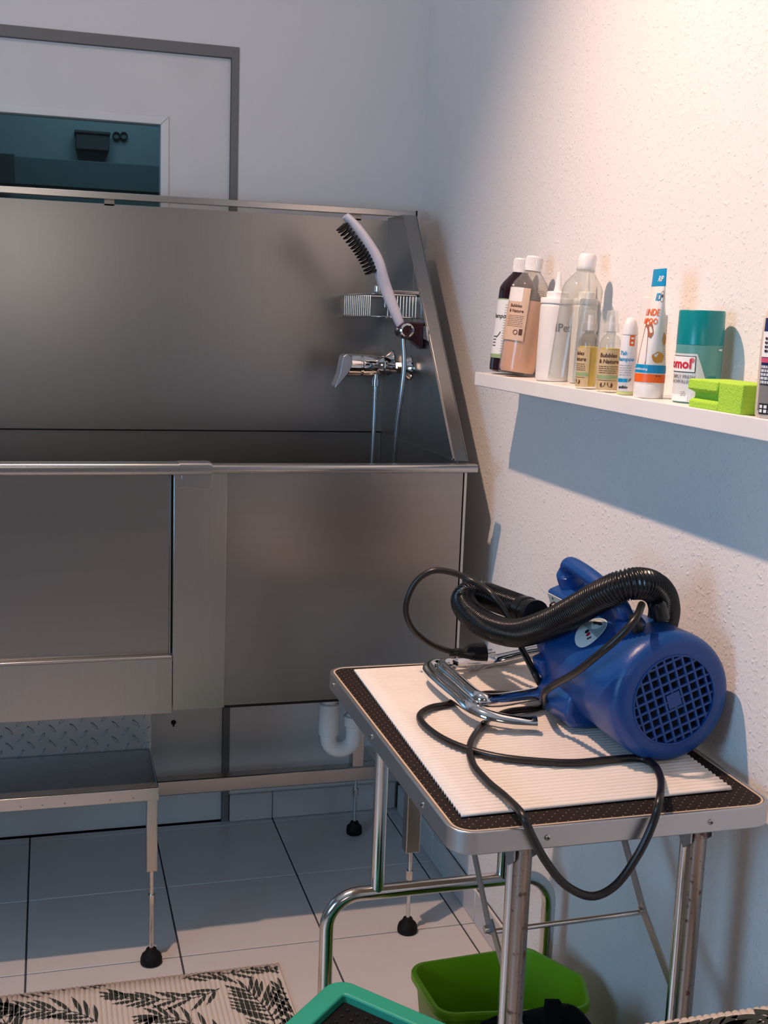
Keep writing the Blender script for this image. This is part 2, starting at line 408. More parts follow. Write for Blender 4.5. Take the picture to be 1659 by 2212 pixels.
# door in the back wall: grey jamb, white leaf, dark window
tag(link('trim_1', G().ring(rect(DX0, DX1, 0, DZ), rect(DX0+.019, DX1-.019, -0.0, DZ-.027), lambda p: (p[0], YB-0.004, p[1]), lambda p: (p[0], YB+0.1, p[1])), 'frame_grey', bevel=0.001), kind='structure')
DI0, DI1, DIZ = DX0+.020, DX1-.020, DZ-.028
GX0, GX1, GZ0, GZ1 = -0.26, 0.303, 1.05, 1.916
dleaf = tag(link('door_1', G().ring(rect(DI0, DI1, 0.002, DIZ), rect(GX0, GX1, GZ0, GZ1), lambda p: (p[0], YB+0.008, p[1]), lambda p: (p[0], YB+0.05, p[1])), 'door_white'), kind='structure')
wfr = link('window_frame', G().ring(rect(GX0, GX1, GZ0, GZ1), rect(GX0+.02, GX1-.02, GZ0+.02, GZ1-.02), lambda p: (p[0], YB+0.002, p[1]), lambda p: (p[0], YB+0.05, p[1])), 'frame_white', dleaf, bevel=0.0015)
for (a, b) in (((GX1, GZ1), (GX1-.02, GZ1-.02)),):
    link('mitre_joint', G().beam((a[0], YB+0.0018, a[1]), (b[0], YB+0.0018, b[1]), 0.0008, 0.0015, (0,1,0)), 'frame_grey', wfr)
link('window_pane', G().box(GX0+.02, GX1-.02, YB+0.024, YB+0.029, GZ0+.02, GZ1-.02), 'door_glass', wfr)
kp = at(375, 1561, 1, YB+0.006)
link('keyhole', G().lathe([(0.007, -0.001), (0.007, 0.0022)], 20, (kp.x, YB+0.0085, kp.z), (0,-1,0)).box(kp.x-0.002, kp.x+0.002, YB+0.006, YB+0.009, kp.z-0.012, kp.z), 'black_rubber', dleaf)
hp = at(378, 1534, 1, YB+0.0)
link('lock_plate', G().box(hp.x-0.032, hp.x+0.032, YB+0.002, YB+0.009, hp.z-0.003, hp.z+0.02), 'frame_white', dleaf, bevel=0.001)
# the dark room behind the glass
HY = 4.4
tag(link('wall_hall', G().box(-1.6, 1.6, HY, HY+0.1, -0.06, ZC), 'hall_wall'), kind='structure')
tag(link('wall_hall_side', G().box(-1.7, -1.6, YB+0.12, HY, -0.06, ZC).box(1.6, 1.7, YB+0.12, HY, -0.06, ZC), 'hall_wall'), kind='structure')
tag(link('ceiling_hall', G().box(-1.7, 1.7, YB+0.12, HY, ZC, ZC+0.1), 'hall_wall'), kind='structure')
tag(link('floor_hall', G().box(-1.7, 1.7, YB+0.05, HY, -0.06, -0.001), 'hall_dark'), kind='structure')
light('hall_fill', 'AREA', (0.2, 3.9, 2.5), (0.2, 4.3, 1.5), 6.0, (0.65, 0.88, 1.0), size=0.6)  # added cool fill, makes the bands behind the glass visible
def hall_rect(x0, y0, x1, y1, dep=HY):
    a, b = at(x0, y1, 1, dep), at(x1, y0, 1, dep); return a.x, b.x, a.z, b.z
a, b, c, d = hall_rect(-60, 362, 400, 392, HY-0.03)
t = Thing('wall_ledge', 'dark teal ledge running along the wall behind the door glass', 'ledge', (0.1, HY-0.03, c))
t.part('board', G().box(a-.3, b, HY-0.03, HY-.001, c, d), 'hall_band', bevel=0.003)
t.part('end_block', G().box(a-.3, at(32, 370, 1, HY-.03).x, HY-0.045, HY-.03, c-0.002, d+0.004), 'hall_dark', bevel=0.002)
a, b, c, d = hall_rect(164, 292, 236, 322, HY-0.05)
t = Thing('wall_box', 'small dark box on the wall seen through the door glass', 'box', (a, HY-0.05, c))
t.part('body', G().box(a, b, HY-0.05, HY-.001, c, d), 'hall_dark', bevel=0.004)
t.part('lid', G().box(a-.004, b+.004, HY-0.056, HY-0.001, d, d+0.01), 'hall_dark', bevel=0.002)
for px, w_ in ((251, 'left'), (267, 'right')):
    p = at(px, 294, 1, HY)
    t = Thing('wall_socket', f'{w_} one of the two round dark sockets behind the door glass', 'socket', (p.x, HY, p.z), group='sockets behind the door glass')
    t.part('ring', G().lathe([(0.014, 0), (0.014, 0.012), (0.011, 0.014), (0.0105, 0.006)], 20, (p.x, HY, p.z), (0,-1,0)), 'hall_dark')
    t.part('insert', G().lathe([(0.0105, 0), (0.0105, 0.006), (0.001, 0.0065)], 16, (p.x, HY, p.z), (0,-1,0)), 'hall_band')

# ================================================================= BATH TUB
FYp = 2.42      # front panel plane
TB = 0.594      # underside of the tub
t = Thing('bath_tub', 'large brushed stainless steel dog washing tub standing along the back wall', 'tub', (0.1, 2.74, 0))
TL = -0.78; SXi = 0.866
t.part('splash_back', G().box(TL, SXi+.004, 3.046, 3.052, 1.127, 1.684), 'steel_v')
t.part('basin_back', G().box(TL, SXi, 3.054, 3.058, 0.70, 1.126), 'steel_v')
t.part('basin_floor', G().box(TL, SXi, FYp+.01, 3.054, 0.696, 0.70), 'steel')
t.part('basin_left', G().box(TL-.004, TL, FYp+.01, 3.054, 0.60, 1.12), 'steel_v')
t.part('basin_side', G().box(SXi+.002, SXi+.006, FYp+.01, 3.054, 0.70, 1.124), 'steel_v')
t.part('outer_side', G().box(0.881, 0.885, FYp, 3.054, TB, 1.108), 'steel_v')
prof = [(3.052, 1.128), (3.052, 1.690), (2.915, 1.690), (2.905, 1.682), (2.452, 1.128)]
sp = t.part('splash_side', G().prism(prof, lambda p: (SXi, *p), lambda p: (SXi+.004, *p)), 'steel_v')
t.part('seam', G().box(SXi-.0012, SXi+.0005, 2.80, 2.803, 1.13, 1.56), 'steel_v', sp)
sb_ = t.part('weld_seam', G().box(TL, SXi, 3.0445, 3.0465, 1.1235, 1.1275), 'black_rubber', label='dark seam line')
t.part('basin_ledge', G().box(TL, SXi, 3.0435, 3.054, 1.1205, 1.1235), 'steel_bright')
t.part('side_bead', G().box(SXi-.0018, SXi+.001, 2.455, 3.043, 1.1245, 1.1275), 'steel_bright')
# folded flange round the free edge of the side splash
fl = [(3.05, 1.690), (2.915, 1.690), (2.903, 1.682), (2.450, 1.126)]
fl2 = [(y, z-.0035) for y, z in reversed(fl)]
t.part('splash_flange', G().prism(fl+fl2, lambda p: (SXi+.004, *p), lambda p: (0.902, *p)), 'steel', bevel=0.001)
dn = Vector((0, 0.556, -0.453)).normalized()
t.part('flange_lip', G().prism([(2.915, 1.690), (2.903, 1.682), (2.450, 1.126), (2.466, 1.126), (2.918, 1.674)], lambda p: (0.899, *p), lambda p: (0.902, *p)), 'steel_v')
# top bar behind the splash, standing clear of it
bar = t.part('top_bar', G().box(TL, 0.935, 3.022, 3.044, 1.694, 1.710), 'steel_bright', bevel=0.0012)
for x in (-0.6, 0.15, 0.78): t.part('spacer', G().box(x-.012, x+.012, 3.046, 3.05, 1.68, 1.698), 'steel', bar)
t.part('end_cap', G().box(0.935, 0.938, 3.021, 3.045, 1.693, 1.711), 'black_rubber', bar)
# front
t.part('front_panel', G().box(0.345, 0.885, FYp, FYp+.004, TB, 1.106), 'steel', bevel=0.001)
fe = t.part('front_edge', G().prism([(0.886, FYp+.002), (0.8955, FYp+.014), (0.8955, FYp+.02), (0.886, FYp+.02)], lambda p: (*p, 0.60), lambda p: (*p, 1.103)), 'pvc_white', label='pale blue-lit edge strip')  # white colour puts the steel edge's bright catch light in
t.part('pillar', G().box(0.2465, 0.357, FYp-.006, FYp-.001, TB-.002, 1.105), 'steel_pillar', bevel=0.0015)
t.part('pillar_tab', G().box(0.262, 0.325, FYp-.0085, FYp-.006, 1.072, 1.104), 'steel_bright', bevel=0.0008)
t.part('lower_strip', G().box(TL, 0.2455, FYp-.008, FYp+.002, 0.586, 0.708), 'steel_pillar', bevel=0.002)
t.part('strip_lip', G().box(TL, 0.2445, FYp-.010, FYp+.012, 0.708, 0.714), 'steel_bright', bevel=0.0015)
t.part('door_panel', G().box(TL, 0.240, FYp+.008, FYp+.012, 0.714, 1.104), 'steel', bevel=0.001)
t.part('door_edge', G().box(0.240, 0.242, FYp+.001, FYp+.014, 0.714, 1.104), 'steel_bright')
t.part('gap_shade', G().box(0.242, 0.2465, FYp+.012, FYp+.016, 0.714, 1.104), 'black_rubber')  # black strip standing in for the shade between door and pillar
t.part('front_rail', G().prism(round_poly(rect(FYp-.026, FYp+.012, 1.1035, 1.1215), 0.006, 4), lambda p: (TL, *p), lambda p: (0.9055, *p)), 'steel_bright')
t.part('rail_cap', G().prism(round_poly(rect(FYp-.031, FYp+.013, 1.101, 1.1255), 0.007, 4), lambda p: (TL, *p), lambda p: (0.322, *p)), 'steel_bright')
t.part('rail_sleeve', G().prism(round_poly(rect(FYp-.0325, FYp+.014, 1.101, 1.127), 0.007, 4), lambda p: (0.255, *p), lambda p: (0.318, *p)), 'steel_bright')
t.part('bottom_edge', G().box(0.36, 0.885, FYp+.001, FYp+.03, TB-.006, TB), 'black_rubber')
t.part('underside', G().box(TL, 0.884, FYp+.03, 3.05, TB-.002, TB+.002), 'black_rubber')  # coloured black to keep bounced light off the floor below
# legs with adjustable feet
def leg(th, x, y, zt, zb, wdt, foot=0.024, rust=False):
    L = th.part('leg', G().box(x-wdt/2, x+wdt/2, y-wdt/2, y+wdt/2, zb, zt), 'steel_bright', bevel=0.002)
    th.part('rod', G().lathe([(0.0048, 0.024), (0.0048, zb+.004)], 12, (x, y, 0)), 'chrome_soft', L)
    zn = zb*0.55+0.02
    th.part('nut', G().lathe([(0.0085, zn), (0.0085, zn+.022)], 6, (x, y, 0)), 'chrome_soft', L, smooth=0)
    th.part('rubber_foot', G().lathe([(0.021, 0.0), (foot, 0.003), (foot, 0.012), (0.021, 0.021), (0.013, 0.029), (0.011, 0.035), (0.005, 0.037)], 24, (x, y, 0)), 'black_rubber', L)
    return L
leg(t, 0.8035, 2.444, TB, 0.206, 0.034)
leg(t, 0.812, 2.985, TB, 0.165, 0.034, 0.022)
t.part('rear_beam', G().box(-0.6, 0.87, 2.962, 3.0, 0.163, 0.204), 'steel_bright', bevel=0.003)
t.part('side_beam', G().box(0.838, 0.87, 3.0, 3.115, 0.165, 0.205), 'steel_bright', bevel=0.003)
t.part('leg', G().box(-0.617, -0.583, 2.968, 3.002, 0.0, TB), 'steel_bright', bevel=0.002)
t.part('leg', G().box(-0.617, -0.583, 2.43, 2.464, 0.0, TB), 'steel_bright', bevel=0.002)
# white drain trap under the tub
px0, px1, py = 0.672, 0.738, 2.75
U = [(px0, py, TB)]+[(px0, py, 0.40)]
U += [((px0+px1)/2-math.cos(a)*(px1-px0)/2, py, 0.375-math.sin(a)*0.030) for a in [PI*k/10 for k in range(11)]]
U += [(px1, py, 0.40), (px1, py, 0.44)]
tr = t.part('drain_trap', G().tube(U, 0.0205, 20), 'pvc_white', label='white plastic drain trap')
t.part('collar', G().lathe([(0.0205, 0.385), (0.0255, 0.388), (0.0255, 0.468), (0.0225, 0.471)], 24, (px0, py, 0)), 'pvc_white', tr)
t.part('union_nut', G().lathe([(0.022, 0.405), (0.0265, 0.408), (0.0265, 0.432), (0.022, 0.435)], 24, (px1, py, 0)), 'pvc_white', tr)
t.part('outlet_pipe', G().tube(smooth_path([(px1, py, 0.43), (px1, py, 0.47), (px1+.004, py+.02, 0.50), (px1+.01, py+.08, 0.51), (px1+.01, YB-.01, 0.51)], 5), 0.017, 16), 'pvc_white', tr)

# ----- slide-out step in front of / under the tub
t = Thing('tub_step', 'low stainless step with dark tread under the tub door', 'step', (-0.1, 2.53, 0))
SZ = 0.416; SXR = 0.2195
t.part('tread', G().box(-0.55, SXR-.003, 2.424, 2.652, SZ-.010, SZ), 'galvanised', bevel=0.001)
rim = t.part('front_rim', G().box(-0.55, SXR, 2.418, 2.424, SZ-.026, SZ+.0015), 'steel_bright', bevel=0.0012)
t.part('side_rim', G().box(SXR-.003, SXR, 2.424, 2.655, SZ-.026, SZ+.0015), 'steel_bright', bevel=0.001)
for px in (45, 92, 140, 238, 288):
    p = at(px, 1752-px*0.065, 1, 2.418)
    t.part('rivet', G().lathe([(0.0022, 0), (0.0018, 0.0008), (0.0004, 0.0010)], 10, (p.x, 2.418, SZ-.017), (0,-1,0)), 'ink_grey', rim)
leg(t, 0.2055, 2.436, SZ-.026, 0.222, 0.0235)
t.part('leg', G().box(-0.545, -0.52, 2.424, 2.448, 0, SZ-.026), 'steel_bright')
tp = t.part('tread_plate', G().box(-0.55, 0.222, 2.656, 2.659, 0.36, TB-.004), 'tread_steel')
lz = None
k = 0
for i in range(8):
    for j in range(4):
        for s_, dx, dz in ((1, 0, 0), (-1, 0.0235, 0.0185)):
            x, z = -0.118+i*0.047+dx, 0.425+j*0.037+dz
            if x > 0.213: continue
            if lz is None or s_ not in lz:
                pts = [(0.0125*math.cos(a)*1.0, 0.0032*math.sin(a)) for a in [2*PI*q/12 for q in range(12)]]
                g = G().prism(pts, lambda p: (p[0], 0, p[1]), lambda p: (p[0]*0.75, -0.0022, p[1]*0.6))
                c_, s2 = math.cos(s_*RAD(48)), math.sin(s_*RAD(48))
                g.xf(lambda v: (v.x*c_-v.z*s2, v.y, v.x*s2+v.z*c_))
                o = link('lozenge', g, 'tread_steel', tp); lz = lz or {}; lz[s_] = o
            else:
                o = lz[s_].copy(); COL.objects.link(o); o.parent = tp
            o.location = Vector((x, 2.656, z))-Vector(t.off)

# ----- wall fittings on the right side of the tub
WX = SXi-0.0005
t = Thing('wire_basket', 'chrome wire basket on the tub wall behind the shower brush', 'basket', (WX, 2.89, 1.43))
bx0, bx1, by0, by1, bz0, bz1 = 0.748, WX-.002, 2.752, 3.03, 1.434, 1.487
t.part('rim', G().tube(round_poly(rect(bx0, bx1, by0, by1), 0.008, 4) and [(x, y, bz1) for x, y in round_poly(rect(bx0, bx1, by0, by1), 0.008, 4)], 0.0026, 8, True), 'chrome')
t.part('bottom_frame', G().tube([(x, y, bz0) for x, y in round_poly(rect(bx0, bx1, by0, by1), 0.008, 4)], 0.002, 8, True), 'chrome')
wire = None
def wires(p):
    t.part('wire', G().tube([(p[0], p[1], bz0), (p[0], p[1], bz1)], 0.0011, 6), 'chrome_soft')
for i in range(14): wires((bx0, by0+.012+i*0.0195))
for i in range(10): wires((bx1-.004-i*0.0078, by0))
for i in range(4): t.part('floor_wire', G().tube([(bx0, by0+.04+i*0.066, bz0), (bx1, by0+.02+i*0.034, bz0)], 0.0012, 6), 'chrome')
t.part('clamp', G().lathe([(0.004, 0), (0.007, 0.002), (0.007, 0.014), (0.004, 0.017)], 14, (bx0+.012, by0-.002, bz1+.004), (0,0,1)), 'chrome')
t.part('mounting_bar', G().box(bx0+.03, bx1+.0015, by0-.006, by0+.004, bz1+.003, bz1+.011), 'chrome_soft', bevel=0.0015)
t.part('hook', G().tube([(bx0+.033, by0-.003, bz1), (bx0+.033, by0-.003, bz1-.03)], 0.0015, 6), 'chrome')

# shower mixer
t = Thing('shower_mixer', 'chrome single-lever shower mixer with flat grey lever on tub wall', 'mixer tap', (WX, 2.88, 1.30))
mz = 1.313; my = 2.845
t.part('cartridge', G().lathe([(0.022, 0.0), (0.0275, 0.004), (0.0275, 0.034), (0.0245, 0.036), (0.0245, 0.039), (0.0275, 0.041), (0.0275, 0.066), (0.0225, 0.096)], 28, (0.712, my, mz), (1,0,0)), 'chrome')
t.part('cross_body', G().lathe([(0.012, -0.045), (0.0225, -0.040), (0.0225, 0.125), (0.012, 0.13)], 24, (0.806, my, mz), (0,1,0)), 'chrome')
for yy, zz in ((2.805, mz-.003), (2.965, mz+.006)):
    u = t.part('union', G().tube([(0.806, yy+(.005 if yy < 2.9 else -.005), mz), (0.838, yy, zz)], 0.0125, 16), 'chrome')
    t.part('union_nut', G().lathe([(0.0145, 0.0), (0.0155, 0.002), (0.0155, 0.014), (0.0145, 0.016)], 6, (0.828, yy, zz), (1,0,0)), 'chrome', u, smooth=0)
    t.part('escutcheon', G().lathe([(0.0115, 0), (0.014, 0.002), (0.029, 0.017), (0.030, 0.0205)], 28, (WX-.021, yy, zz), (1,0,0)), 'chrome', u)
lev = [(-.026, .020), (-.012, .026), (.004, .020), (.010, .004), (.006, -.014), (-.006, -.030), (-.024, -.052), (-.030, -.056), (-.032, -.046), (-.028, -.02)]
t.part('lever', G().prism(round_poly([(0.722+p[0]*0.7-max(0, -p[1])*0.30, mz+p[1]*1.08) for p in lev], 0.002, 2), lambda p: (p[0]-.006, my-.028, p[1]), lambda p: (p[0]-.004, my+.022, p[1])), 'lever_grey', bevel=0.002, label='flat matt grey lever')
sp_ = at(812, 812, 1, my-.01)
t.part('outlet_nipple', G().lathe([(0.006, 0), (0.006, -.012), (0.0088, -.013), (0.0088, -.030), (0.005, -.031), (0.005, -.045)], 14, (sp_.x, my-.01, mz-.020)), 'chrome_soft')
t.part('riser_hose', G().tube([(sp_.x, my-.01, mz-.06), (sp_.x-.001, my-.01, 1.15), (sp_.x-.003, my-.01, 1.02), (sp_.x-.004, my-.01, 0.80)], 0.0052, 12), 'hose_metal', label='thin grey metal hose')
# shower holder
t = Thing('shower_holder', 'dark plum shower head holder with chrome ring on tub wall', 'holder', (WX, 2.70, 1.36))
hy = 2.705; hc = at(875, 714, 1, hy)
prof = [(hc.x-.004, hc.z+.016), (hc.x+.012, hc.z+.021), (WX-.001, hc.z+.019), (WX-.001, hc.z-.038), (WX-.006, hc.z-.044), (WX-.014, hc.z-.036), (hc.x+.012, hc.z-.022), (hc.x-.004, hc.z-.018)]
prof = [(max(p[0], 0), p[1]) for p in prof]
t.part('bracket', G().prism(prof, lambda p: (p[0], hy-.012, p[1]), lambda p: (p[0], hy+.02, p[1])), 'holder_plum', bevel=0.003)
t.part('socket', G().lathe([(0.010, -.03), (0.019, -.028), (0.021, 0.0), (0.019, 0.014), (0.012, 0.016)], 24, (hc.x, hy, hc.z), (0,-1,0)), 'holder_plum')
t.part('ring', G().tube([(hc.x+.0145*math.cos(a), hy-.017, hc.z+.0145*math.sin(a)) for a in [2*PI*k/28 for k in range(28)]], 0.0032, 8, True), 'chrome')
t.part('side_screw', G().lathe([(0.0035, 0), (0.0035, 0.004), (0.002, 0.005)], 10, (hc.x-.019, hy-.004, hc.z+.002), (-1,0,0)), 'chrome')
t.part('wall_plate', G().prism([(hy-.014, hc.z+.012), (hy-.014, hc.z-.018), (hy-.05, hc.z-.022), (hy-.045, hc.z-.01), (hy-.035, hc.z+.012)], lambda p: (WX-.004, *p), lambda p: (WX-.0002, *p)), 'lever_grey', bevel=0.0008)
# brush shower head
yb = 2.710
t = Thing('shower_brush', 'pale lilac shower brush head with black bristles resting in the holder', 'shower head', (hc.x, yb, hc.z))
def bp(px, py, y=yb): return at(px, py, 1, y)
path = smooth_path([bp(866, 704), bp(856, 680), bp(840, 640), bp(825, 600), bp(812, 560), bp(790, 522), bp(766, 488), bp(746, 466)], 5)
nP = len(path); rs = []
for i in range(nP):
    f = i/(nP-1)
    rs.append(0.0105+0.0045*math.sin(PI*f) if f < .5 else 0.0150-0.0065*((f-.5)/.5)**2)
g = G().tube(path, rs, 16)
g.xf(lambda v: (v.x, yb+(v.y-yb)*(1.0+1.0*min(1, max(0, (v.z-1.50)/0.05))), v.z))
t.part('handle', g, 'brush_lilac')
t.part('neck', G().tube([bp(867, 706), bp(862, 692)], 0.0082, 16), 'chrome')
t.part('trigger', G().tube(smooth_path([bp(821, 612), bp(826, 626), bp(838, 650)], 4), [0.003]*9, 8), 'brush_lilac')
plate = smooth_path([bp(812, 588), bp(795, 552), bp(772, 518), bp(746, 484)], 5)
nrm2 = (bp(740, 560)-bp(760, 545)).normalized()
pp = G(); m0 = len(plate)
bl = G()
for i, p in enumerate(plate[1:]):
    tng = (plate[min(i+2, m0-1)]-plate[i]).normalized(); nn = Vector((tng.z, 0, -tng.x)); nn = nn if nn.x < 0 else -nn
    for k in range(5):
        c = Vector((p.x, yb-.016+k*.008, p.z))-nn*0.002
        bl.tube([c, c+nn*0.024], [0.0025, 0.0022], 6)
t.part('bristle_plate', G().tube(plate, 0.006, 8).xf(lambda v: (v.x, yb+(v.y-yb)*2.6, v.z)), 'lever_grey')
t.part('bristles', bl, 'black_rubber', label='rows of stubby black bristles', kind='stuff')
# shower hose
hs = [bp(871, 708, 2.708), bp(871, 735, 2.706), bp(873, 790, 2.700), bp(867, 850, 2.70), bp(858, 920, 2.71), bp(852, 1000, 2.72), bp(850, 1060, 2.73), bp(850, 1130, 2.74)]
single('shower_hose', G().tube(smooth_path(hs, 8), 0.0058, 12), 'hose_metal', 'silver shower hose hanging from the brush into the tub', 'hose')

# ================================================================= SHELF AND WHAT STANDS ON IT
SH0, SHZ = 0.872, 1.3255
t = Thing('picture_ledge', 'long white wall shelf carrying bottles of pet shampoo', 'shelf', (XR, 1.7, SHZ))
t.part('board', G().box(SH0+.012, XR-.0005, 0.9, 2.352, SHZ-.018, SHZ), 'shelf_white', bevel=0.0015)
t.part('front_lip', G().box(SH0, SH0+.012, 0.9, 2.352, SHZ-.027, SHZ+.0008), 'shelf_white', bevel=0.0015)

def litre_profile(h, r):
    return [(r*.86, 0.0), (r*.97, 0.003), (r, 0.010), (r, h*.70), (r*.985, h*.735), (r*.88, h*.775), (r*.60, h*.835), (r*.42, h*.872), (0.0165, h*.885), (0.0165, h*.90)]
def ridged_cap(t, z0, z1, r, n=36):
    pr = []
    g = G()
    pts = [((r+(0.0006 if i % 2 else -0.0003))*math.cos(2*PI*i/(2*n)), (r+(0.0006 if i % 2 else -0.0003))*math.sin(2*PI*i/(2*n))) for i in range(2*n)]
    g.prism(pts, lambda p: (*p, z0), lambda p: (*p, z1-.003))
    c = t.part('cap', g, 'white_plastic')
    t.part('cap_top', G().lathe([(r, z1-.003), (r*.93, z1), (r*.2, z1+.0003)], 32), 'white_plastic', c)
    t.part('cap_collar', G().lathe([(r*1.04, z0-.002), (r*1.04, z0+.004)], 32), 'white_plastic', c)
def front_angle(x, y): return math.atan2(-y, -x)
def shell(prof, th=0.0011):
    return prof + [(max(r-th, 0.002), z) for r, z in reversed(prof) if z > 0.004] + [(prof[0][0]-th, 0.004)]

H1, R1 = 0.236, 0.0385
# dark bottle
x, y, lean = 0.926, 2.305, RAD(5)
t = Thing('shampoo_bottle', 'dark purple-black litre bottle with white cap, at the tub end of the shelf', 'bottle', (x, y, SHZ+.0032), (0, lean, 0), 'litre bottles', local=True)
t.part('body', G().lathe(litre_profile(H1, R1), 40), 'dark_brew')
ridged_cap(t, H1*.885, H1, 0.0165)
fa = front_angle(x, y)
lab = t.part('label', wrap(patch(-0.066, 0.050, 0, 0.122, 24), R1, fa, 0.028), 'label_white')
t.part('label_band', wrap(patch(-0.066, 0.050, 0, 0.008, 24), R1, fa, 0.028, 0.0008), 'label_green', lab)
t.part('label_edge', wrap(patch(-0.066, 0.050, 0, 0.002, 24), R1, fa, 0.148, 0.0008), 'label_green', lab)
t.part('lettering', wrap(text_geo('Shampoo', 0.013, 0.2, 0.0002), R1, fa-0.62-.3, 0.110, 0.0009), 'ink', lab)
t.part('small_print', wrap(lines_print(-0.022, -0.008, 0.035, 0.140, 20, 0.0011, 3), R1, fa, 0.0, 0.0009), 'ink_grey', lab)
t.part('flourish', wrap(G().tube(smooth_path([(-.036, 0, 0), (-.030, .006, 0), (-.026, .012, 0)], 4), 0.0008, 5), R1, fa, 0.070, 0.0009), 'ink', lab)
t.part('sketch', wrap(lines_print(-0.047, -0.036, 0.05, 0.075, 4, 0.0022, 9), R1, fa, 0.0, 0.0009), 'ink', lab)
# peach bottle
x, y, lean = 0.912, 2.219, RAD(6.5)
t = Thing('shampoo_bottle', 'see-through litre bottle three quarters full of peach liquid, white cap', 'bottle', (x, y, SHZ+.0045), (0, lean, 0), 'litre bottles', local=True)
t.part('body', G().lathe(shell(litre_profile(H1, R1)), 40, caps=False), 'clear_plastic')
t.part('liquid', G().lathe([(R1*.84, 0.0042), (R1-.0025, 0.012), (R1-.0025, 0.146), (R1-.004, 0.147)], 40), 'peach')
ridged_cap(t, H1*.885, H1, 0.0170)
fa = front_angle(x, y)
lab = t.part('label', wrap(patch(-0.062, 0.002, 0, 0.104, 16), R1, fa, 0.066), 'peach_label')
t.part('blank_patch', wrap(patch(-0.050, -0.012, 0, 0.028, 8), R1, fa, 0.142, 0.0008), 'tube_white', lab)
t.part('lettering', wrap(text_geo('Bubbles', 0.0088, 0.1, 0.0002), R1, fa-.62, 0.131, 0.0009), 'ink_brown', lab)
t.part('lettering', wrap(text_geo('& Nature', 0.0088, 0.1, 0.0002), R1, fa-.58, 0.121, 0.0009), 'ink_brown', lab)
t.part('small_print', wrap(lines_print(-0.040, -0.004, 0.092, 0.116, 7, 0.0008, 4), R1, fa, 0.0, 0.0009), 'ink_brown', lab)
t.part('icon', wrap(G().ring([(.005*math.cos(a), .005*math.sin(a)) for a in [2*PI*k/16 for k in range(16)]], [(.0036*math.cos(a), .0036*math.sin(a)) for a in [2*PI*k/16 for k in range(16)]], lambda p: (p[0]-.016, p[1], 0), lambda p: (p[0]-.016, p[1], 0.0002)), R1, fa, 0.082, 0.0009), 'ink_brown', lab)
t.part('icon', wrap(patch(-.009, -.002, -.006, .006, 3), R1, fa, 0.083, 0.0009), 'ink_brown', lab)
t.part('residue', wrap(lines_print(-0.025, 0.035, 0.150, 0.170, 5, 0.0012, 6), lambda z: R1-.0016, fa, 0.0, 0.0), 'ink_grey')
# squeeze bottles
def squeeze(x, y, label, text, k=1.0):
    t = Thing('squeeze_bottle', label, 'bottle', (x, y, SHZ+.0005), (0, RAD(1.2), 0), 'squeeze bottles', local=True)
    P = lambda pr: [(r*k, z) for r, z in pr]
    t.part('body', G().lathe(P([(0.028, 0), (0.0305, 0.003), (0.031, 0.010), (0.031, 0.138), (0.0295, 0.144), (0.027, 0.146)]), 36), 'milky')
    c = t.part('cap', G().lathe(P([(0.0305, 0.145), (0.0315, 0.146), (0.0315, 0.154), (0.030, 0.156), (0.021, 0.1565), (0.021, 0.166), (0.019, 0.168), (0.008, 0.169)]), 36), 'white_plastic')
    t.part('nozzle', G().lathe(P([(0.0085, 0.168), (0.0032, 0.202), (0.0025, 0.204)]), 20), 'white_plastic', c)
    if text:
        t.part('lettering', wrap(text_geo(text, 0.0215, 0.0, 0.0003), 0.031, front_angle(x, y)+0.52, 0.094), 'ink')
squeeze(0.926, 2.078, 'milky squeeze bottle beside the peach bottle, pointed white nozzle', 'iPet')
squeeze(0.960, 2.024, 'slim milky squeeze bottle mostly hidden behind the empty clear bottle', None, 0.72)
# empty clear bottle
x, y, lean = 0.911, 1.972, RAD(6.5)
t = Thing('clear_bottle', 'empty clear litre bottle with plain white cap leaning on the wall', 'bottle', (x, y, SHZ+.0045), (0, lean, 0), 'litre bottles', local=True)
t.part('body', G().lathe(shell(litre_profile(0.230, 0.037)), 44, caps=False), 'clear_plastic')
c = t.part('cap', G().lathe([(0.0160, 0.203), (0.0165, 0.2045), (0.0162, 0.227), (0.0140, 0.231), (0.004, 0.2315)], 36), 'white_plastic')
t.part('neck_ring', G().lathe([(0.0172, 0.2005), (0.0172, 0.2035)], 30), 'clear_cap', c)
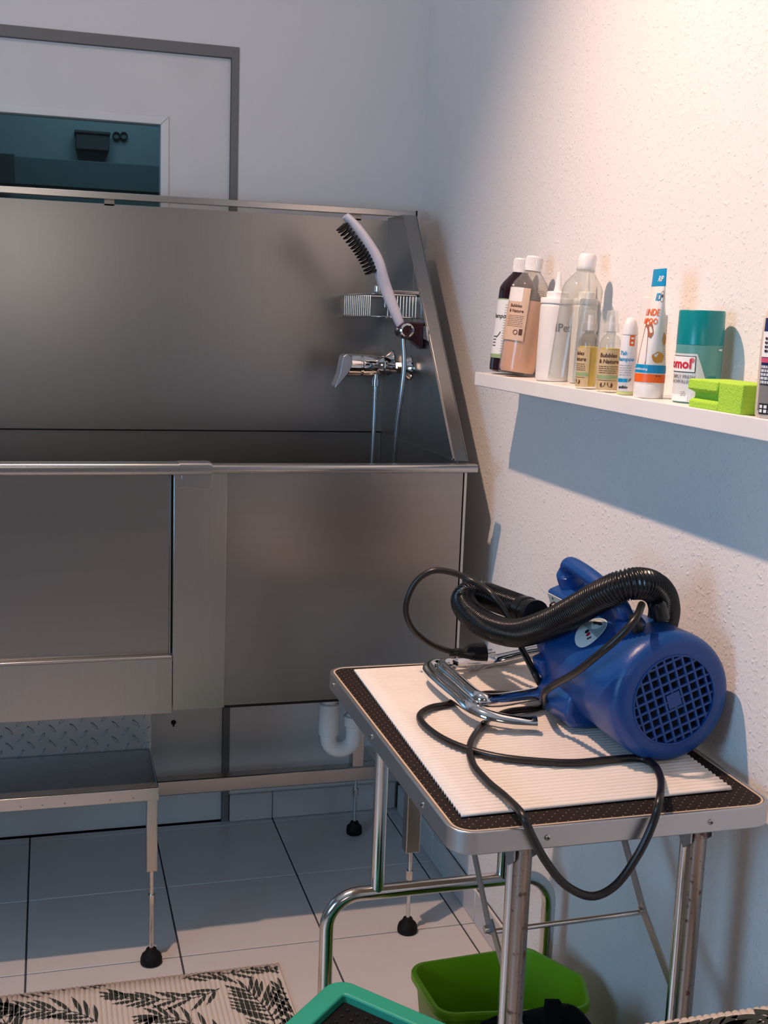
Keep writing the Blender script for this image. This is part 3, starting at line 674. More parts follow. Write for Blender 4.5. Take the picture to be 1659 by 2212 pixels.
# two small kraft label bottles
def small_bubbles(x, y, label, da, seedn):
    t = Thing('bubble_bottle', label, 'bottle', (x, y, SHZ+.0004), (0, RAD(0.6), 0), 'small bottles with kraft labels', local=True)
    r = 0.0178; h = 0.098
    t.part('body', G().lathe(shell([(r*.85, 0), (r*.97, 0.002), (r, 0.006), (r, h*.80), (r*.93, h*.87), (r*.70, h*.94), (0.0085, h*.97), (0.0085, h*1.02)], 0.0009), 32, caps=False), 'clear_plastic')
    t.part('liquid', G().lathe([(r*.82, 0.0045), (r-.0016, 0.008), (r-.0016, 0.072), (r-.003, 0.0725)], 32), 'yellow_liquid')
    c = t.part('cap', G().lathe([(0.0125, h*1.0), (0.0130, h*1.01), (0.0125, h*1.14), (0.0100, h*1.16), (0.0098, h*1.30), (0.008, h*1.36), (0.003, h*1.37)], 28), 'clear_cap')
    t.part('cap_stem', G().lathe([(0.0045, h*1.02), (0.0045, h*1.28)], 14), 'white_plastic', c)
    fa = front_angle(x, y)+da
    lab = t.part('label', wrap(patch(-0.0245, 0.0245, 0, 0.066, 16), r, fa, 0.004), 'label_kraft')
    t.part('label_band', wrap(patch(-0.0245, 0.0245, 0, 0.0055, 16), r, fa, 0.0225, 0.0007), 'label_green', lab)
    t.part('lettering', wrap(text_geo('Bubbles', 0.0095, 0.12, 0.00025), r, fa, 0.0575, 0.0008), 'ink_brown', lab)
    t.part('lettering', wrap(text_geo('& Nature', 0.0092, 0.12, 0.00025), r, fa+.06, 0.0478, 0.0008), 'ink_brown', lab)
    t.part('small_print', wrap(lines_print(-0.016, 0.018, 0.0305, 0.044, 4, 0.0011, seedn), r, fa, 0.0, 0.0008), 'ink_brown', lab)
    t.part('rule', wrap(patch(-0.018, 0.018, 0, 0.0007, 10), r, fa, 0.0195, 0.0008), 'ink_brown', lab)
    for u, fl_ in ((-.006, 1), (.006, -1)):
        t.part('leaf_mark', wrap(poly_print([(u+fl_*a, b) for a, b in ((.0045, .004), (-.0035, .003), (-.005, -.001), (-.003, -.0045), (.002, -.003), (.0045, .000))]), r, fa, 0.0125, 0.0008), 'ink_brown', lab)
    return t
small_bubbles(0.893, 1.857, 'small clear bottle of yellow liquid nearest the empty clear bottle', -1.2, 11)
small_bubbles(0.894, 1.778, 'small yellow liquid bottle whose Bubbles and Nature label faces forward', -0.12, 12)
# slim white dab bottle
x, y = 0.897, 1.719
t = Thing('dab_bottle', 'slim white bottle with domed cap, orange tag and blue lettering', 'bottle', (x, y, SHZ+.0004), (0, RAD(0.8), 0), local=True)
r = 0.0136
t.part('body', G().lathe([(r*.9, 0), (r, 0.002), (r, 0.086), (r*.92, 0.0945), (r*.8, 0.096)], 30), 'white_plastic')
t.part('cap', G().lathe([(r*.95, 0.096), (r*.95, 0.0975), (r*.86, 0.108), (r*.68, 0.117), (r*.4, 0.122), (r*.1, 0.1235)], 30), 'white_plastic')
fa = front_angle(x, y)
t.part('tag', wrap(patch(0.0005, 0.0085, 0, 0.017, 6), r, fa, 0.0785), 'orange')
t.part('tag_mark', wrap(patch(0.0025, 0.0068, 0, 0.003, 6), r, fa, 0.089, 0.0009), 'ink_white')
t.part('tag_mark', wrap(poly_print([(0.0045+.002*math.cos(a), .002*math.sin(a)) for a in [2*PI*k/12 for k in range(12)]]), r, fa, 0.0835, 0.0009), 'ink_white')
t.part('lettering', wrap(text_geo('Tab', 0.0085, 0.15, 0.0002), r, fa-.62, 0.064), 'cyan')
t.part('lettering', wrap(text_geo('Shampoo', 0.0085, 0.15, 0.0002), r, fa-.42, 0.0545), 'cyan')
t.part('small_print', wrap(lines_print(-0.014, 0.007, 0.030, 0.049, 5, 0.0007, 21), r, fa, 0), 'ink_grey')
t.part('stripe', wrap(patch(-0.016, 0.002, 0, 0.0055, 8), r, fa, 0.0205), 'cyan')
t.part('stripe_tip', wrap(poly_print([(.003, .000), (.0075, .003), (.0078, .0075), (.0035, .005)]), r, fa, 0.0205), 'ink_grey')
t.part('lettering', wrap(text_geo('anibio', 0.0062, 0.1, 0.0003), r, fa-.35, 0.0105), 'ink')
t.part('base_band', wrap(patch(-0.024, 0.024, 0, 0.0045, 16), r, fa, 0.001), 'lime_pale')
# white tube behind
x, y = 0.956, 1.775
t = Thing('white_tube', 'plain white tube standing behind the slim white bottle', 'tube', (x, y, SHZ), group=None)
g = G().prism(round_poly(rect(x-.010, x+.010, y-.016, y+.016), 0.005, 4), lambda p: (*p, SHZ+.001), lambda p: (x+(p[0]-x)*.55, p[1], SHZ+.158))
t.part('body', g, 'tube_white', bevel=0.001)
t.part('crimp', G().box(x-.003, x+.003, y-.0165, y+.0165, SHZ+.158, SHZ+.166), 'tube_white', bevel=0.0005)
# dog shampoo tube (crimped top)
x, y = 0.905, 1.658
t = Thing('shampoo_tube', 'tall white tube with blue crimped top and orange band, standing on its cap', 'tube', (x, y, SHZ+.0004), (0, RAD(1.5), 0), local=True)
fa = front_angle(x, y); R0 = 0.0232; HT = 0.198
cax = fa+RAD(22)     # direction the crimp runs
def tube_pt(a, z):
    k = min(1, max(0, (z-0.045)/(HT-0.045))); k = k**1.15
    ca, sa = math.cos(a-cax), math.sin(a-cax)
    rx = R0*(1-k)+R0*1.12*k; ry = R0*(1-k)+0.0011*k
    u, v = rx*ca, ry*sa
    return (u*math.cos(cax)-v*math.sin(cax), u*math.sin(cax)+v*math.cos(cax), z)
def tube_band(z0, z1, a0=-PI, a1=PI, eps=0.0, na=40, nz=None):
    nz = nz or max(1, int((z1-z0)/0.006)); g = G(); vs = []
    for j in range(nz+1):
        z = z0+(z1-z0)*j/nz
        for i in range(na+1):
            a = fa+a0+(a1-a0)*i/na; q = Vector(tube_pt(a, z)); d = Vector((math.cos(a), math.sin(a), 0)); vs.append(q+d*eps)
    return g.add(vs, [(j*(na+1)+i, j*(na+1)+i+1, (j+1)*(na+1)+i+1, (j+1)*(na+1)+i) for j in range(nz) for i in range(na)])
def tube_print(g, a0, z0, eps=0.0007):
    def fn(v):
        z = z0+v.y; a = fa+a0+v.x/R0; q = Vector(tube_pt(a, z)); return q+Vector((math.cos(a), math.sin(a), 0))*eps
    return g.xf(fn)
t.part('body', tube_band(0.022, HT), 'tube_white')
t.part('cap', G().lathe([(R0*.97, 0), (R0, 0.0015), (R0*1.0, 0.0215), (R0*.97, 0.023)], 40), 'white_plastic')
t.part('orange_band', tube_band(0.0245, 0.0375, eps=0.0004), 'orange')
t.part('blue_band', tube_band(0.039, 0.0515, eps=0.0004), 'cyan')
t.part('crimp_cover', tube_band(0.172, HT+.0005, eps=0.0005), 'cyan')
t.part('lettering', tube_print(text_geo('RIP', 0.012, 0.15, 0.0002), -0.55, 0.179, 0.0012), 'ink_white')
t.part('lettering', tube_print(text_geo('HUNDE', 0.0145, 0.0, 0.0003), -1.0, 0.127), 'orange')
t.part('lettering', tube_print(text_geo('SHAMPOO', 0.0125, 0.0, 0.0003), -1.28, 0.114), 'orange')
t.part('lettering', tube_print(text_geo('ID', 0.016, 0.0, 0.0003), -0.34, 0.150), 'cyan')
t.part('stamp', tube_print(G().ring([(.0075*math.cos(a), .0085*math.sin(a)) for a in [2*PI*k/20 for k in range(20)]], [(.0067*math.cos(a), .0077*math.sin(a)) for a in [2*PI*k/20 for k in range(20)]], lambda p: (p[0], p[1], 0), lambda p: (p[0], p[1], 0)), 0.12, 0.156), 'ink_brown')
t.part('stamp_mark', tube_print(poly_print([(.0028*math.cos(a), .0028*math.sin(a)) for a in [2*PI*k/10 for k in range(10)]]), 0.12, 0.157), 'ink_brown')
t.part('dog_picture', tube_print(poly_print([(-.026, .0), (-.008, .0), (-.010, .022), (-.013, .042), (-.007, .040), (-.003, .047), (-.007, .058), (-.012, .066), (-.018, .060), (-.026, .062)]), -0.05, 0.0525), 'fur_brown')
t.part('fruit_picture', tube_print(poly_print([(.011*math.cos(a)*(1+.08*math.sin(5*a)), .0085*math.sin(a)*(1+.06*math.cos(7*a))) for a in [2*PI*k/24 for k in range(24)]]), 0.45, 0.0635), 'fur_orange')
t.part('fruit_picture', tube_print(poly_print([(.006*math.cos(a), .009*math.sin(a)) for a in [2*PI*k/16 for k in range(16)]]), 0.95, 0.092), 'fur_orange')
t.part('small_print', tube_print(lines_print(0.019, 0.026, 0.06, 0.135, 26, 0.0007, 31), 0.0, 0.0), 'ink_grey')
t.part('lettering', tube_print(text_geo('conditioning', 0.0052, 0, 0.0001), -0.75, 0.043, 0.001), 'ink_white')
t.part('small_print', tube_print(lines_print(0.008, 0.018, 0.034, 0.036, 1, 0.001, 33), 0.0, 0.0), 'ink_brown')
# teal spray can
x, y = 0.937, 1.570
t = Thing('spray_can', 'squat can with teal lid and grey-white label behind the sponge', 'can', (x, y, SHZ+.0004), local=True)
rc = 0.0342; fa = front_angle(x, y)
t.part('body', G().lathe([(rc*.96, 0), (rc, 0.002), (rc, 0.0855), (rc*.985, 0.087)], 48), 'teal_body')
t.part('lid', G().lathe([(rc*.985, 0.086), (rc*1.005, 0.0865), (rc*.985, 0.1345), (rc*.955, 0.1365), (rc*.8, 0.1368), (rc*.78, 0.135), (rc*.1, 0.135)], 48), 'teal_cap')
lab = t.part('label', wrap(G().add([(-.075, .001, 0), (.024, .001, 0), (.024, .040, 0), (.0145, .040, 0), (.004, .072, 0), (-.075, .072, 0)], [(0,1,2,3,4,5)]), rc, fa, 0) if False else wrap(patch(-.072, -.002, 0, .071, 24), rc, fa, .002), 'can_white')
g = G(); nn = 10
for i in range(nn):
    u0, u1 = -.002+.018*i/nn, -.002+.018*(i+1)/nn; q = lambda u: .071-(u+.002)/.018*.047
    g.add([(u0, 0, 0), (u1, 0, 0), (u1, q(u1), 0), (u0, q(u0), 0)], [(0,1,2,3)])
t.part('label_slant', wrap(g, rc, fa, .002), 'can_white', lab)
t.part('label_strip', wrap(patch(.016, .042, 0, .034, 8), rc, fa, .002), 'lime_pale' if False else 'can_white', lab)
t.part('strip_head', wrap(patch(.016, .0295, 0, .0045, 4), rc, fa, .0365, 0.0008), 'teal_cap', lab)
t.part('small_print', wrap(lines_print(.018, .036, .008, .035, 7, .0008, 41), rc, fa, 0, 0.0009), 'ink_grey', lab)
fr_ = lambda e: [(-.072, -e), (-.006+e, -e), (-.004+e, .002-e), (-.004+e, .022+e), (-.072, .022+e)]
def strip(pts_u0, pts_u1, v0, v1): return patch(pts_u0, pts_u1, v0, v1, 20)
t.part('brand_frame', wrap(strip(-.072, -.0035, -.0012, .0232), rc, fa, .0465, 0.0009), 'ink', lab)
t.part('brand_plate', wrap(strip(-.072, -.0045, 0, .0222), rc, fa, .0465, 0.0013), 'ink_white', lab)
t.part('lettering', wrap(text_geo('domol', .0195, 0, .0006), rc, fa-1.0, .0515, 0.0018), 'ink_red', lab)
t.part('lettering', wrap(text_geo('®', .0095, 0, .0002), rc, fa-.26, .060, 0.0018), 'ink_red', lab)
t.part('lettering', wrap(text_geo('SIMPLY FRESH', .0072, 0, .0001), rc, fa-.72, .0365, 0.0011), 'ink_grey', lab)
t.part('lettering', wrap(text_geo('NACHFÜLLER', .0066, 0, .0001), rc, fa-.84, .0295, 0.0011), 'ink_grey', lab)
drop = [(.0042*math.cos(a), .0042*math.sin(a)) for a in [PI*.9+PI*1.2*k/12 for k in range(13)]]+[(0, .0105)]
t.part('drop_mark', wrap(poly_print(drop), rc, fa+.10, .0255, 0.0011), 'orange', lab)
t.part('sketch', wrap(lines_print(-.024, -.015, .010, .018, 3, .0007, 43), rc, fa, 0, 0.0011), 'ink_grey', lab)
t.part('label_foot', wrap(patch(-.072, -.012, 0, .010, 16), rc, fa, .0025, 0.0009), 'ink_white', lab)
t.part('side_print', wrap(patch(.032, .042, 0, .0025, 4), rc, fa, .0785), 'label_white')
# green sponge with grip notch
t = Thing('sponge', 'bright lime green cleaning sponge with grip notch in front of the can', 'sponge', (0.905, 1.43, SHZ))
sy0, sy1 = 1.352, 1.488
sp2 = [(0.876, 0.0), (0.938, 0.0), (0.938, 0.010), (0.930, 0.0145), (0.930, 0.021), (0.938, 0.026), (0.938, 0.040), (0.874, 0.040), (0.8725, 0.026), (0.885, 0.021), (0.885, 0.0145), (0.876, 0.010)]
g = G().prism([(a, b+SHZ+.0005) for a, b in sp2], lambda p: (p[0], 1.41, p[1]), lambda p: (p[0]+.001, sy1, p[1]))
t.part('grip_half', g, 'sponge', bevel=0.002)
t.part('pad_half', G().box(0.8755, 0.938, sy0, 1.41, SHZ+.0005, SHZ+.0405), 'sponge', bevel=0.002)
# beige bottle at the right edge
x, y = 0.909, 1.312
t = Thing('cleaner_bottle', 'beige bottle with navy cap cut off by the right photo edge', 'bottle', (x, y, SHZ+.0004), local=True)
t.part('body', G().lathe([(0.030, 0), (0.0325, 0.003), (0.033, 0.012), (0.033, 0.095), (0.0315, 0.125), (0.026, 0.145), (0.019, 0.154), (0.0165, 0.156)], 40, sx=1.0, sy=1.0), 'beige_bottle')
t.part('cap', G().lathe([(0.0175, 0.155), (0.0178, 0.157), (0.0168, 0.1765), (0.015, 0.179), (0.004, 0.1795)], 30), 'navy')
fa = front_angle(x, y); Rr = lambda z: 0.033 if z < .095 else (0.033-.0015*(z-.095)/.03 if z < .125 else 0.0315-.0055*(z-.125)/.02)
lab = t.part('label', wrap(patch(-.036, .03, 0, .085, 20, 6), Rr, fa, .042), 'navy')
t.part('label_lower', wrap(patch(-.036, .03, 0, .036, 20), Rr, fa, .010), 'ink_grey')
t.part('brand_plate', wrap(patch(-.036, -.006, 0, .032, 10), Rr, fa, .078, .0009), 'ink_white', lab)
t.part('pink_stripe', wrap(patch(-.036, -.009, 0, .006, 10), Rr, fa, .071, .0009), 'pink', lab)
t.part('brand_print', wrap(lines_print(-.030, -.012, .083, .104, 4, .003, 61), Rr, fa, 0, .0014), 'ink', lab)
t.part('top_print', wrap(lines_print(-.026, -.014, .113, .121, 2, .0024, 62), Rr, fa, 0, .0014), 'ink_white', lab)
t.part('picture', wrap(lines_print(-.034, -.008, .044, .068, 5, .0035, 51), Rr, fa, 0, .0009), 'can_white', lab)
t.part('drop_mark', wrap(poly_print([(.0045*math.cos(a)*.8, .0065*math.sin(a)) for a in [2*PI*k/16 for k in range(16)]]), Rr, fa-.45, .026, .0009), 'pink')
t.part('hazard_panel', wrap(patch(-.032, -.010, 0, .014, 8), Rr, fa, .0055, .0007), 'ink')
for i in range(3):
    for j in range(2): t.part('hazard_mark', wrap(patch(-.030+i*.0068, -.0255+i*.0068, 0, .004, 2), Rr, fa, .0078+j*.0056, .0012), 'ink_white')

# ================================================================= GROOMING TABLE
TZ = 0.795; TX0, TX1, TY0, TY1 = 0.487, 0.958, 1.307, 2.024
t = Thing('grooming_table', 'folding grooming table with black rubber top and aluminium rim by the right wall', 'table', (0.72, 1.66, 0))
out = round_poly(rect(TX0, TX1, TY0, TY1), 0.034, 7)
inn = round_poly(rect(TX0+.006, TX1-.006, TY0+.006, TY1-.006), 0.029, 7)
t.part('tabletop', G().prism(inn, lambda p: (*p, TZ-.022), lambda p: (*p, TZ-.001)), 'rubber_top', label='black rubber top with pale dots')
t.part('rim', G().ring(out, inn, lambda p: (*p, TZ-.031), lambda p: (*p, TZ)), 'aluminium', bevel=0.0016)
inn2 = round_poly(rect(TX0+.0088, TX1-.0088, TY0+.0088, TY1-.0088), 0.0265, 7)
t.part('edge_strip', G().ring(inn, inn2, lambda p: (*p, TZ-.003), lambda p: (*p, TZ-.0004)), 'plywood')
t.part('underside', G().prism(inn, lambda p: (*p, TZ-.03), lambda p: (*p, TZ-.0225)), 'plywood')
def screw(pos, nrm):
    s_ = t.part('screw', G().lathe([(0.0042, 0), (0.0040, 0.0012), (0.0025, 0.0024), (0.0006, 0.0027)], 16, pos, nrm), 'steel_bright')
    n = Vector(nrm); up_ = Vector((0,0,1)); sd = n.cross(up_)
    c = Vector(pos)+n*0.0026
    t.part('slot', G().obox(c, sd, up_, n, 0.0022, 0.0005, 0.0004).obox(c, sd, up_, n, 0.0005, 0.0022, 0.0004), 'ink', s_)
for px in (1183, 1535): screw((at(px, 1800-(px-1183)*0.065, 1, TY0).x, TY0, TZ-.0155), (0,-1,0))
for px, py in ((720, 1487), (803, 1602), (913, 1754)): screw((TX0, at(px, py, 0, TX0).y, TZ-.0155), (-1,0,0))
# leg frames
def uprights(y, lean=0.0):
    for x in (0.607, 0.872):
        L = t.part('leg', G().tube([(x, y, TZ-.048), (x, y, 0.37)], 0.0125, 18), 'rusty_chrome')
        t.part('inner_leg', G().tube([(x-.006, y+.020, TZ-.032), (x-.006, y+.020, 0.375)], 0.0085, 14), 'chrome_soft', L)
        for sx, dz in ((-1, 0.052), (1, 0.044)):
            xx = x+sx*0.0165
            t.part('bracket', G().prism([(y-.010, TZ-.0305), (y+.034, TZ-.0305), (y+.034, TZ-.058), (y+.008, TZ-.030-dz), (y-.010, TZ-.030-dz+.014)], lambda p: (xx-.0012, *p), lambda p: (xx+.0012, *p)), 'galvanised', L)
def base_frame(y, x0, x1, zb=0.372, rr=0.0135):
    r = 0.06
    pth = [(x0, y, 0.012), (x0, y, zb-r)]+[(x0+r-r*math.cos(a), y, zb-r+r*math.sin(a)) for a in [PI/2*k/8 for k in range(1, 9)]]
    pth += [(x1-r+r*math.sin(a), y, zb-r+r*math.cos(a)) for a in [PI/2*k/8 for k in range(9)]]+[(x1, y, 0.012)]
    b = t.part('base_frame', G().tube(pth, rr, 18), 'chrome_soft')
    for x in (x0, x1): t.part('rubber_foot', G().lathe([(0.0165, 0), (0.0175, 0.003), (0.0165, 0.03), (0.014, 0.032)], 18, (x, y, 0)), 'black_rubber', b)
NY, FY2 = 1.362, 1.962
uprights(NY); base_frame(NY, 0.515, 0.945)
for x in (0.582, 0.835):
    L = t.part('leg', G().tube([(x, FY2, TZ-.034), (x, FY2, 0.372)], 0.0128, 18), 'chrome_soft')
    t.part('bracket', G().prism([(FY2-.05, TZ-.0305), (FY2+.012, TZ-.0305), (FY2+.012, TZ-.075), (FY2-.012, TZ-.075)], lambda p: (x+.013, *p), lambda p: (x+.0155, *p)), 'galvanised', L)
base_frame(FY2, 0.487, 0.935)
# folding stays
for x, s_ in ((0.885, 1), (0.628, -1)):
    st = t.part('stay', G().beam((x, 1.725, TZ-.034), (x, 1.512, 0.532), 0.003, 0.017, (0,1,1)), 'galvanised')
    lw = t.part('stay_link', G().beam((x-.003*s_, 1.520, 0.545), (x-.003*s_, 1.376, 0.445), 0.003, 0.017, (0,1,1)), 'aluminium')
    t.part('stay_pin', G().lathe([(0.006, -.006), (0.006, .006)], 14, (x-.002, 1.517, 0.535), (1,0,0)), 'chrome_soft', st)
    t.part('rivet', G().lathe([(0.005, -.006), (0.005, .004)], 14, (x-.003*s_, 1.384, 0.451), (1,0,0)), 'chrome_soft', lw)
    st2 = t.part('stay', G().beam((x, 1.80, TZ-.034), (x-.01, 1.925, 0.60), 0.003, 0.016, (0,1,1)), 'galvanised')
t.part('stay_rod', G().tube([(0.628, 1.517, 0.530), (0.885, 1.517, 0.533)], 0.0042, 10), 'chrome_soft')

# ribbed white mat on the table
def ribbed(x0, x1, y0, y1, z0, pitch, h, along, warp=0.0):
    g = G(); n = int(((y1-y0) if along == 'x' else (x1-x0))/pitch)*8; k = 14
    for i in range(n+1):
        f = i/n; ph = f*n/8*PI; z = z0+h*abs(math.sin(ph))**0.6
        for j in range(k+1):
            q = j/k
            if along == 'x': xx, yy = x0+(x1-x0)*q, y0+(y1-y0)*f
            else: xx, yy = x0+(x1-x0)*f, y0+(y1-y0)*q
            g.v.append((xx+warp*(f-.5), yy+warp*0.6*(q-.5), z))
    g.f += [(i*(k+1)+j, i*(k+1)+j+1, (i+1)*(k+1)+j+1, (i+1)*(k+1)+j) for i in range(n) for j in range(k)]
    return g
MZ = TZ+.0004
mt = tag(link('table_mat', ribbed(0.521, 0.930, 1.358, 1.995, MZ+.001, 0.0105, 0.0044, 'x', 0.018), 'foam_white', smooth=60), 'creamy white ribbed foam mat lying on the black table top', 'mat')
sm = mt.modifiers.new('solid', 'SOLIDIFY'); sm.thickness = 0.0012; sm.offset = -1
MT = TZ+.0060

# ================================================================= DRYER
DC = Vector((0.873, 1.455, 0.9005)); DR = (0, RAD(-20), RAD(3))
t = Thing('pet_dryer', 'blue pet dryer blower lying on the table against the wall', 'dryer', DC, DR, local=True)
def lat(prof, n=56, caps=True): return G().lathe(prof, n, (0,0,0), (0,1,0), caps)
body = t.part('housing', lat([(0.068, 0.014), (0.068, 0.0), (0.070, 0.0), (0.080, 0.0006), (0.089, 0.003), (0.0955, 0.009), (0.0985, 0.018), (0.0992, 0.03), (0.0980, 0.085), (0.0965, 0.105), (0.0955, 0.107), (0.0945, 0.150), (0.0930, 0.200), (0.0905, 0.240), (0.086, 0.262), (0.074, 0.275), (0.05, 0.279), (0.001, 0.279)], 56, False), 'blue_plastic')
t.part('grille_back', lat([(0.0675, 0.012), (0.0675, 0.0125)]), 'grille_dark')
gr = t.part('grille_ring', lat([(0.066, 0.0125), (0.066, -.0012), (0.0672, -.0018), (0.0688, -.0012), (0.0688, 0.0125)]), 'blue_plastic')
for i in range(-4, 5):
    o_ = i*0.0145
    hl = math.sqrt(max(0, 0.066**2-o_**2))
    if hl < 0.015: continue
    t.part('grille_bar', G().box(o_-.0017, o_+.0017, 0.0005, 0.006, -hl, hl), 'blue_plastic', gr)
    t.part('grille_bar', G().box(-hl, hl, 0.0008, 0.0062, o_-.0017, o_+.0017), 'blue_plastic', gr)
t.part('grille_hub', G().box(-.011, .011, 0.0, 0.006, -.011, .011), 'blue_plastic', gr)
# foot bulge and saddle under the far half
th0 = RAD(20)
def rolled(x, z): # x,z measured upright -> local (the body is rolled by 20 degrees)
    return (x*math.cos(th0)+z*math.sin(th0), -x*math.sin(th0)+z*math.cos(th0))
foot = [(-0.090, -0.045), (-0.093, -0.070), (-0.080, -0.0925), (-0.05, -0.0955), (0.05, -0.0955), (0.075, -0.085), (0.085, -0.04), (0.06, 0.0), (-0.07, 0.0)]
g = G().prism(round_poly(foot, 0.010, 3), lambda p: (rolled(*p)[0], 0.150, rolled(*p)[1]), lambda p: (rolled(*p)[0], 0.262, rolled(*p)[1]))
t.part('foot', g, 'blue_plastic', bevel=0.012, seg=4)
# outlet at the far end
t.part('outlet', G().lathe([(0.046, 0.24), (0.044, 0.275), (0.034, 0.300), (0.029, 0.325), (0.0275, 0.328)], 32, (-0.035, 0, 0.035), (0,1,0)), 'blue_plastic')
t.part('far_ledge', G().box(-0.098, -0.06, 0.235, 0.27, -0.005, 0.03), 'blue_plastic', bevel=0.008, seg=3)
# control box with cream panel
cb = t.part('control_box', G().box(-0.034, 0.034, 0.185, 0.282, 0.075, 0.122), 'blue_plastic', bevel=0.007, seg=3)
t.part('switch_panel', G().box(-0.0355, -0.034, 0.205, 0.277, 0.080, 0.1175), 'cream', cb, bevel=0.0006)
for yy in (0.228, 0.256):
    k_ = t.part('knob', G().lathe([(0.0095, 0), (0.0095, 0.004), (0.008, 0.008), (0.002, 0.0085)], 18, (-0.0355, yy, 0.097), (-1,0,0)), 'black_plastic', cb)
t.part('panel_mark', G().box(-0.0360, -0.0354, 0.258, 0.262, 0.109, 0.113), 'ink', cb)
# carrying handle
hp_ = [(0, 0.252, 0.115), (0, 0.2545, 0.138), (0, 0.2515, 0.150), (0, 0.242, 0.1620), (0, 0.222, 0.1640), (0, 0.18, 0.159), (0, 0.14, 0.149), (0, 0.11, 0.137), (0, 0.092, 0.124), (0, 0.085, 0.090)]
t.part('carry_handle', G().tube(smooth_path(hp_, 5), [0.0180]*8+[0.0165, 0.015, 0.0138]+[0.0118]*35, 18).xf(lambda v: (v.x*1.12, v.y, v.z)), 'blue_plastic')
t.part('handle_boss', G().lathe([(0.026, 0.080), (0.024, 0.098), (0.020, 0.108), (0.016, 0.112)], 28, (0, 0.082, 0)), 'blue_plastic')
t.part('cable_gland', G().lathe([(0.009, 0.100), (0.009, 0.118), (0.0075, 0.124)], 18, (-0.004, 0.052, 0)), 'black_plastic')
t.part('rear_knob', G().lathe([(0.012, 0.085), (0.012, 0.108), (0.009, 0.113)], 20, (0.035, 0.045, 0.02)), 'black_plastic')
# round sticker on the side
def cyl_y(u, v, R, a0, y0, eps): # u along the far axis, v round the body
    a = a0+v/R; return (-(R+eps)*math.cos(a), y0+u, (R+eps)*math.sin(a))
def disc(fn, r, n=28, rings=4, half=None):
    g = G(); vs = []; fs = []
    for k in range(rings+1):
        for i in range(n): a = 2*PI*i/n; vs.append(fn(r*k/rings*math.cos(a), r*k/rings*math.sin(a)))
    for k in range(rings):
        for i in range(n): fs.append((k*n+i, k*n+(i+1)%n, (k+1)*n+(i+1)%n, (k+1)*n+i))
    return g.add(vs, fs)
SA, SYc, SR = RAD(66), 0.140, 0.0962
stc = t.part('sticker', disc(lambda u, v: cyl_y(u, v, SR, SA, SYc, 0.0006), 0.030), 'sticker_white', label='round white sticker')
g = G(); pts = [(0.0285*math.cos(a), 0.0285*math.sin(a)) for a in [RAD(8)+PI*k/14 for k in range(15)]]
for i in range(14): g.add([cyl_y(0, 0.0, SR, SA, SYc, .0011), cyl_y(*pts[i], SR, SA, SYc, .0011), cyl_y(*pts[i+1], SR, SA, SYc, .0011)], [(0,1,2)])
t.part('sticker_picture', g, 'sticker_grey', stc)
for (u, v, w_, h_, mm) in ((.006, .016, .006, .003, 'ink'), (-.004, .018, .008, .003, 'ink'), (.004, -.003, .004, .004, 'ink'), (-.004, -.006, .0035, .004, 'ink_red'), (-.011, -.012, .002, .002, 'ink'), (-.014, -.009, .002, .002, 'ink')):
    t.part('sticker_mark', disc(lambda a, b: cyl_y(u+a*w_/.005, v+b*h_/.005, SR, SA, SYc, .0016), 0.005, 10, 1), mm, stc)

# dryer hose, ribbed, looping from the outlet over the housing
hpts = [at(1158, 1328, 1, 1.80), at(1120, 1312, 1, 1.86), at(1080, 1297, 1, 1.91), at(1040, 1283, 1, 1.945), at(1010, 1285, 1, 1.95), at(1003, 1303, 1, 1.93),
        at(1022, 1330, 1, 1.88), at(1065, 1357, 1, 1.81), at(1120, 1367, 1, 1.735), at(1180, 1350, 1, 1.665), at(1240, 1320, 1, 1.605), at(1300, 1286, 1, 1.545),
        at(1350, 1264, 1, 1.515), at(1395, 1262, 1, 1.515), at(1425, 1282, 1, 1.535), at(1435, 1315, 1, 1.56), at(1430, 1350, 1, 1.585)]
sp0 = smooth_path(hpts, 40)
# resample evenly for the ribs
L_ = [0.0]
for a, b in zip(sp0, sp0[1:]): L_.append(L_[-1]+(b-a).length)
def resample(P, Ls, step):
    out = []; s = 0.0; i = 0
    while s <= Ls[-1]:
        while i < len(Ls)-2 and Ls[i+1] < s: i += 1
        f = (s-Ls[i])/max(1e-9, Ls[i+1]-Ls[i]); out.append(P[i].lerp(P[i+1], f)); s += step
    return out
even = resample(sp0, L_, 0.0008)
t = Thing('dryer_hose', 'thick black ribbed hose looped across the blue dryer', 'hose', even[0])
ncoup = int(0.055/0.0008)
rr = [0.0226+0.0018*math.cos(2*PI*i/6) for i in range(len(even))]
t.part('ribbed_hose', G().tube(even[ncoup-4:], rr[ncoup-4:], 18), 'hose_black', smooth=180)
t.part('coupling', G().tube(even[:ncoup], [0.0236 if (i//12) % 3 else 0.0255 for i in range(ncoup)], 20), 'black_plastic')
t.part('end_nozzle', G().tube([even[-1], even[-1]+(even[-1]-even[-6]).normalized()*0.03], [0.0215, 0.019], 20), 'black_plastic')

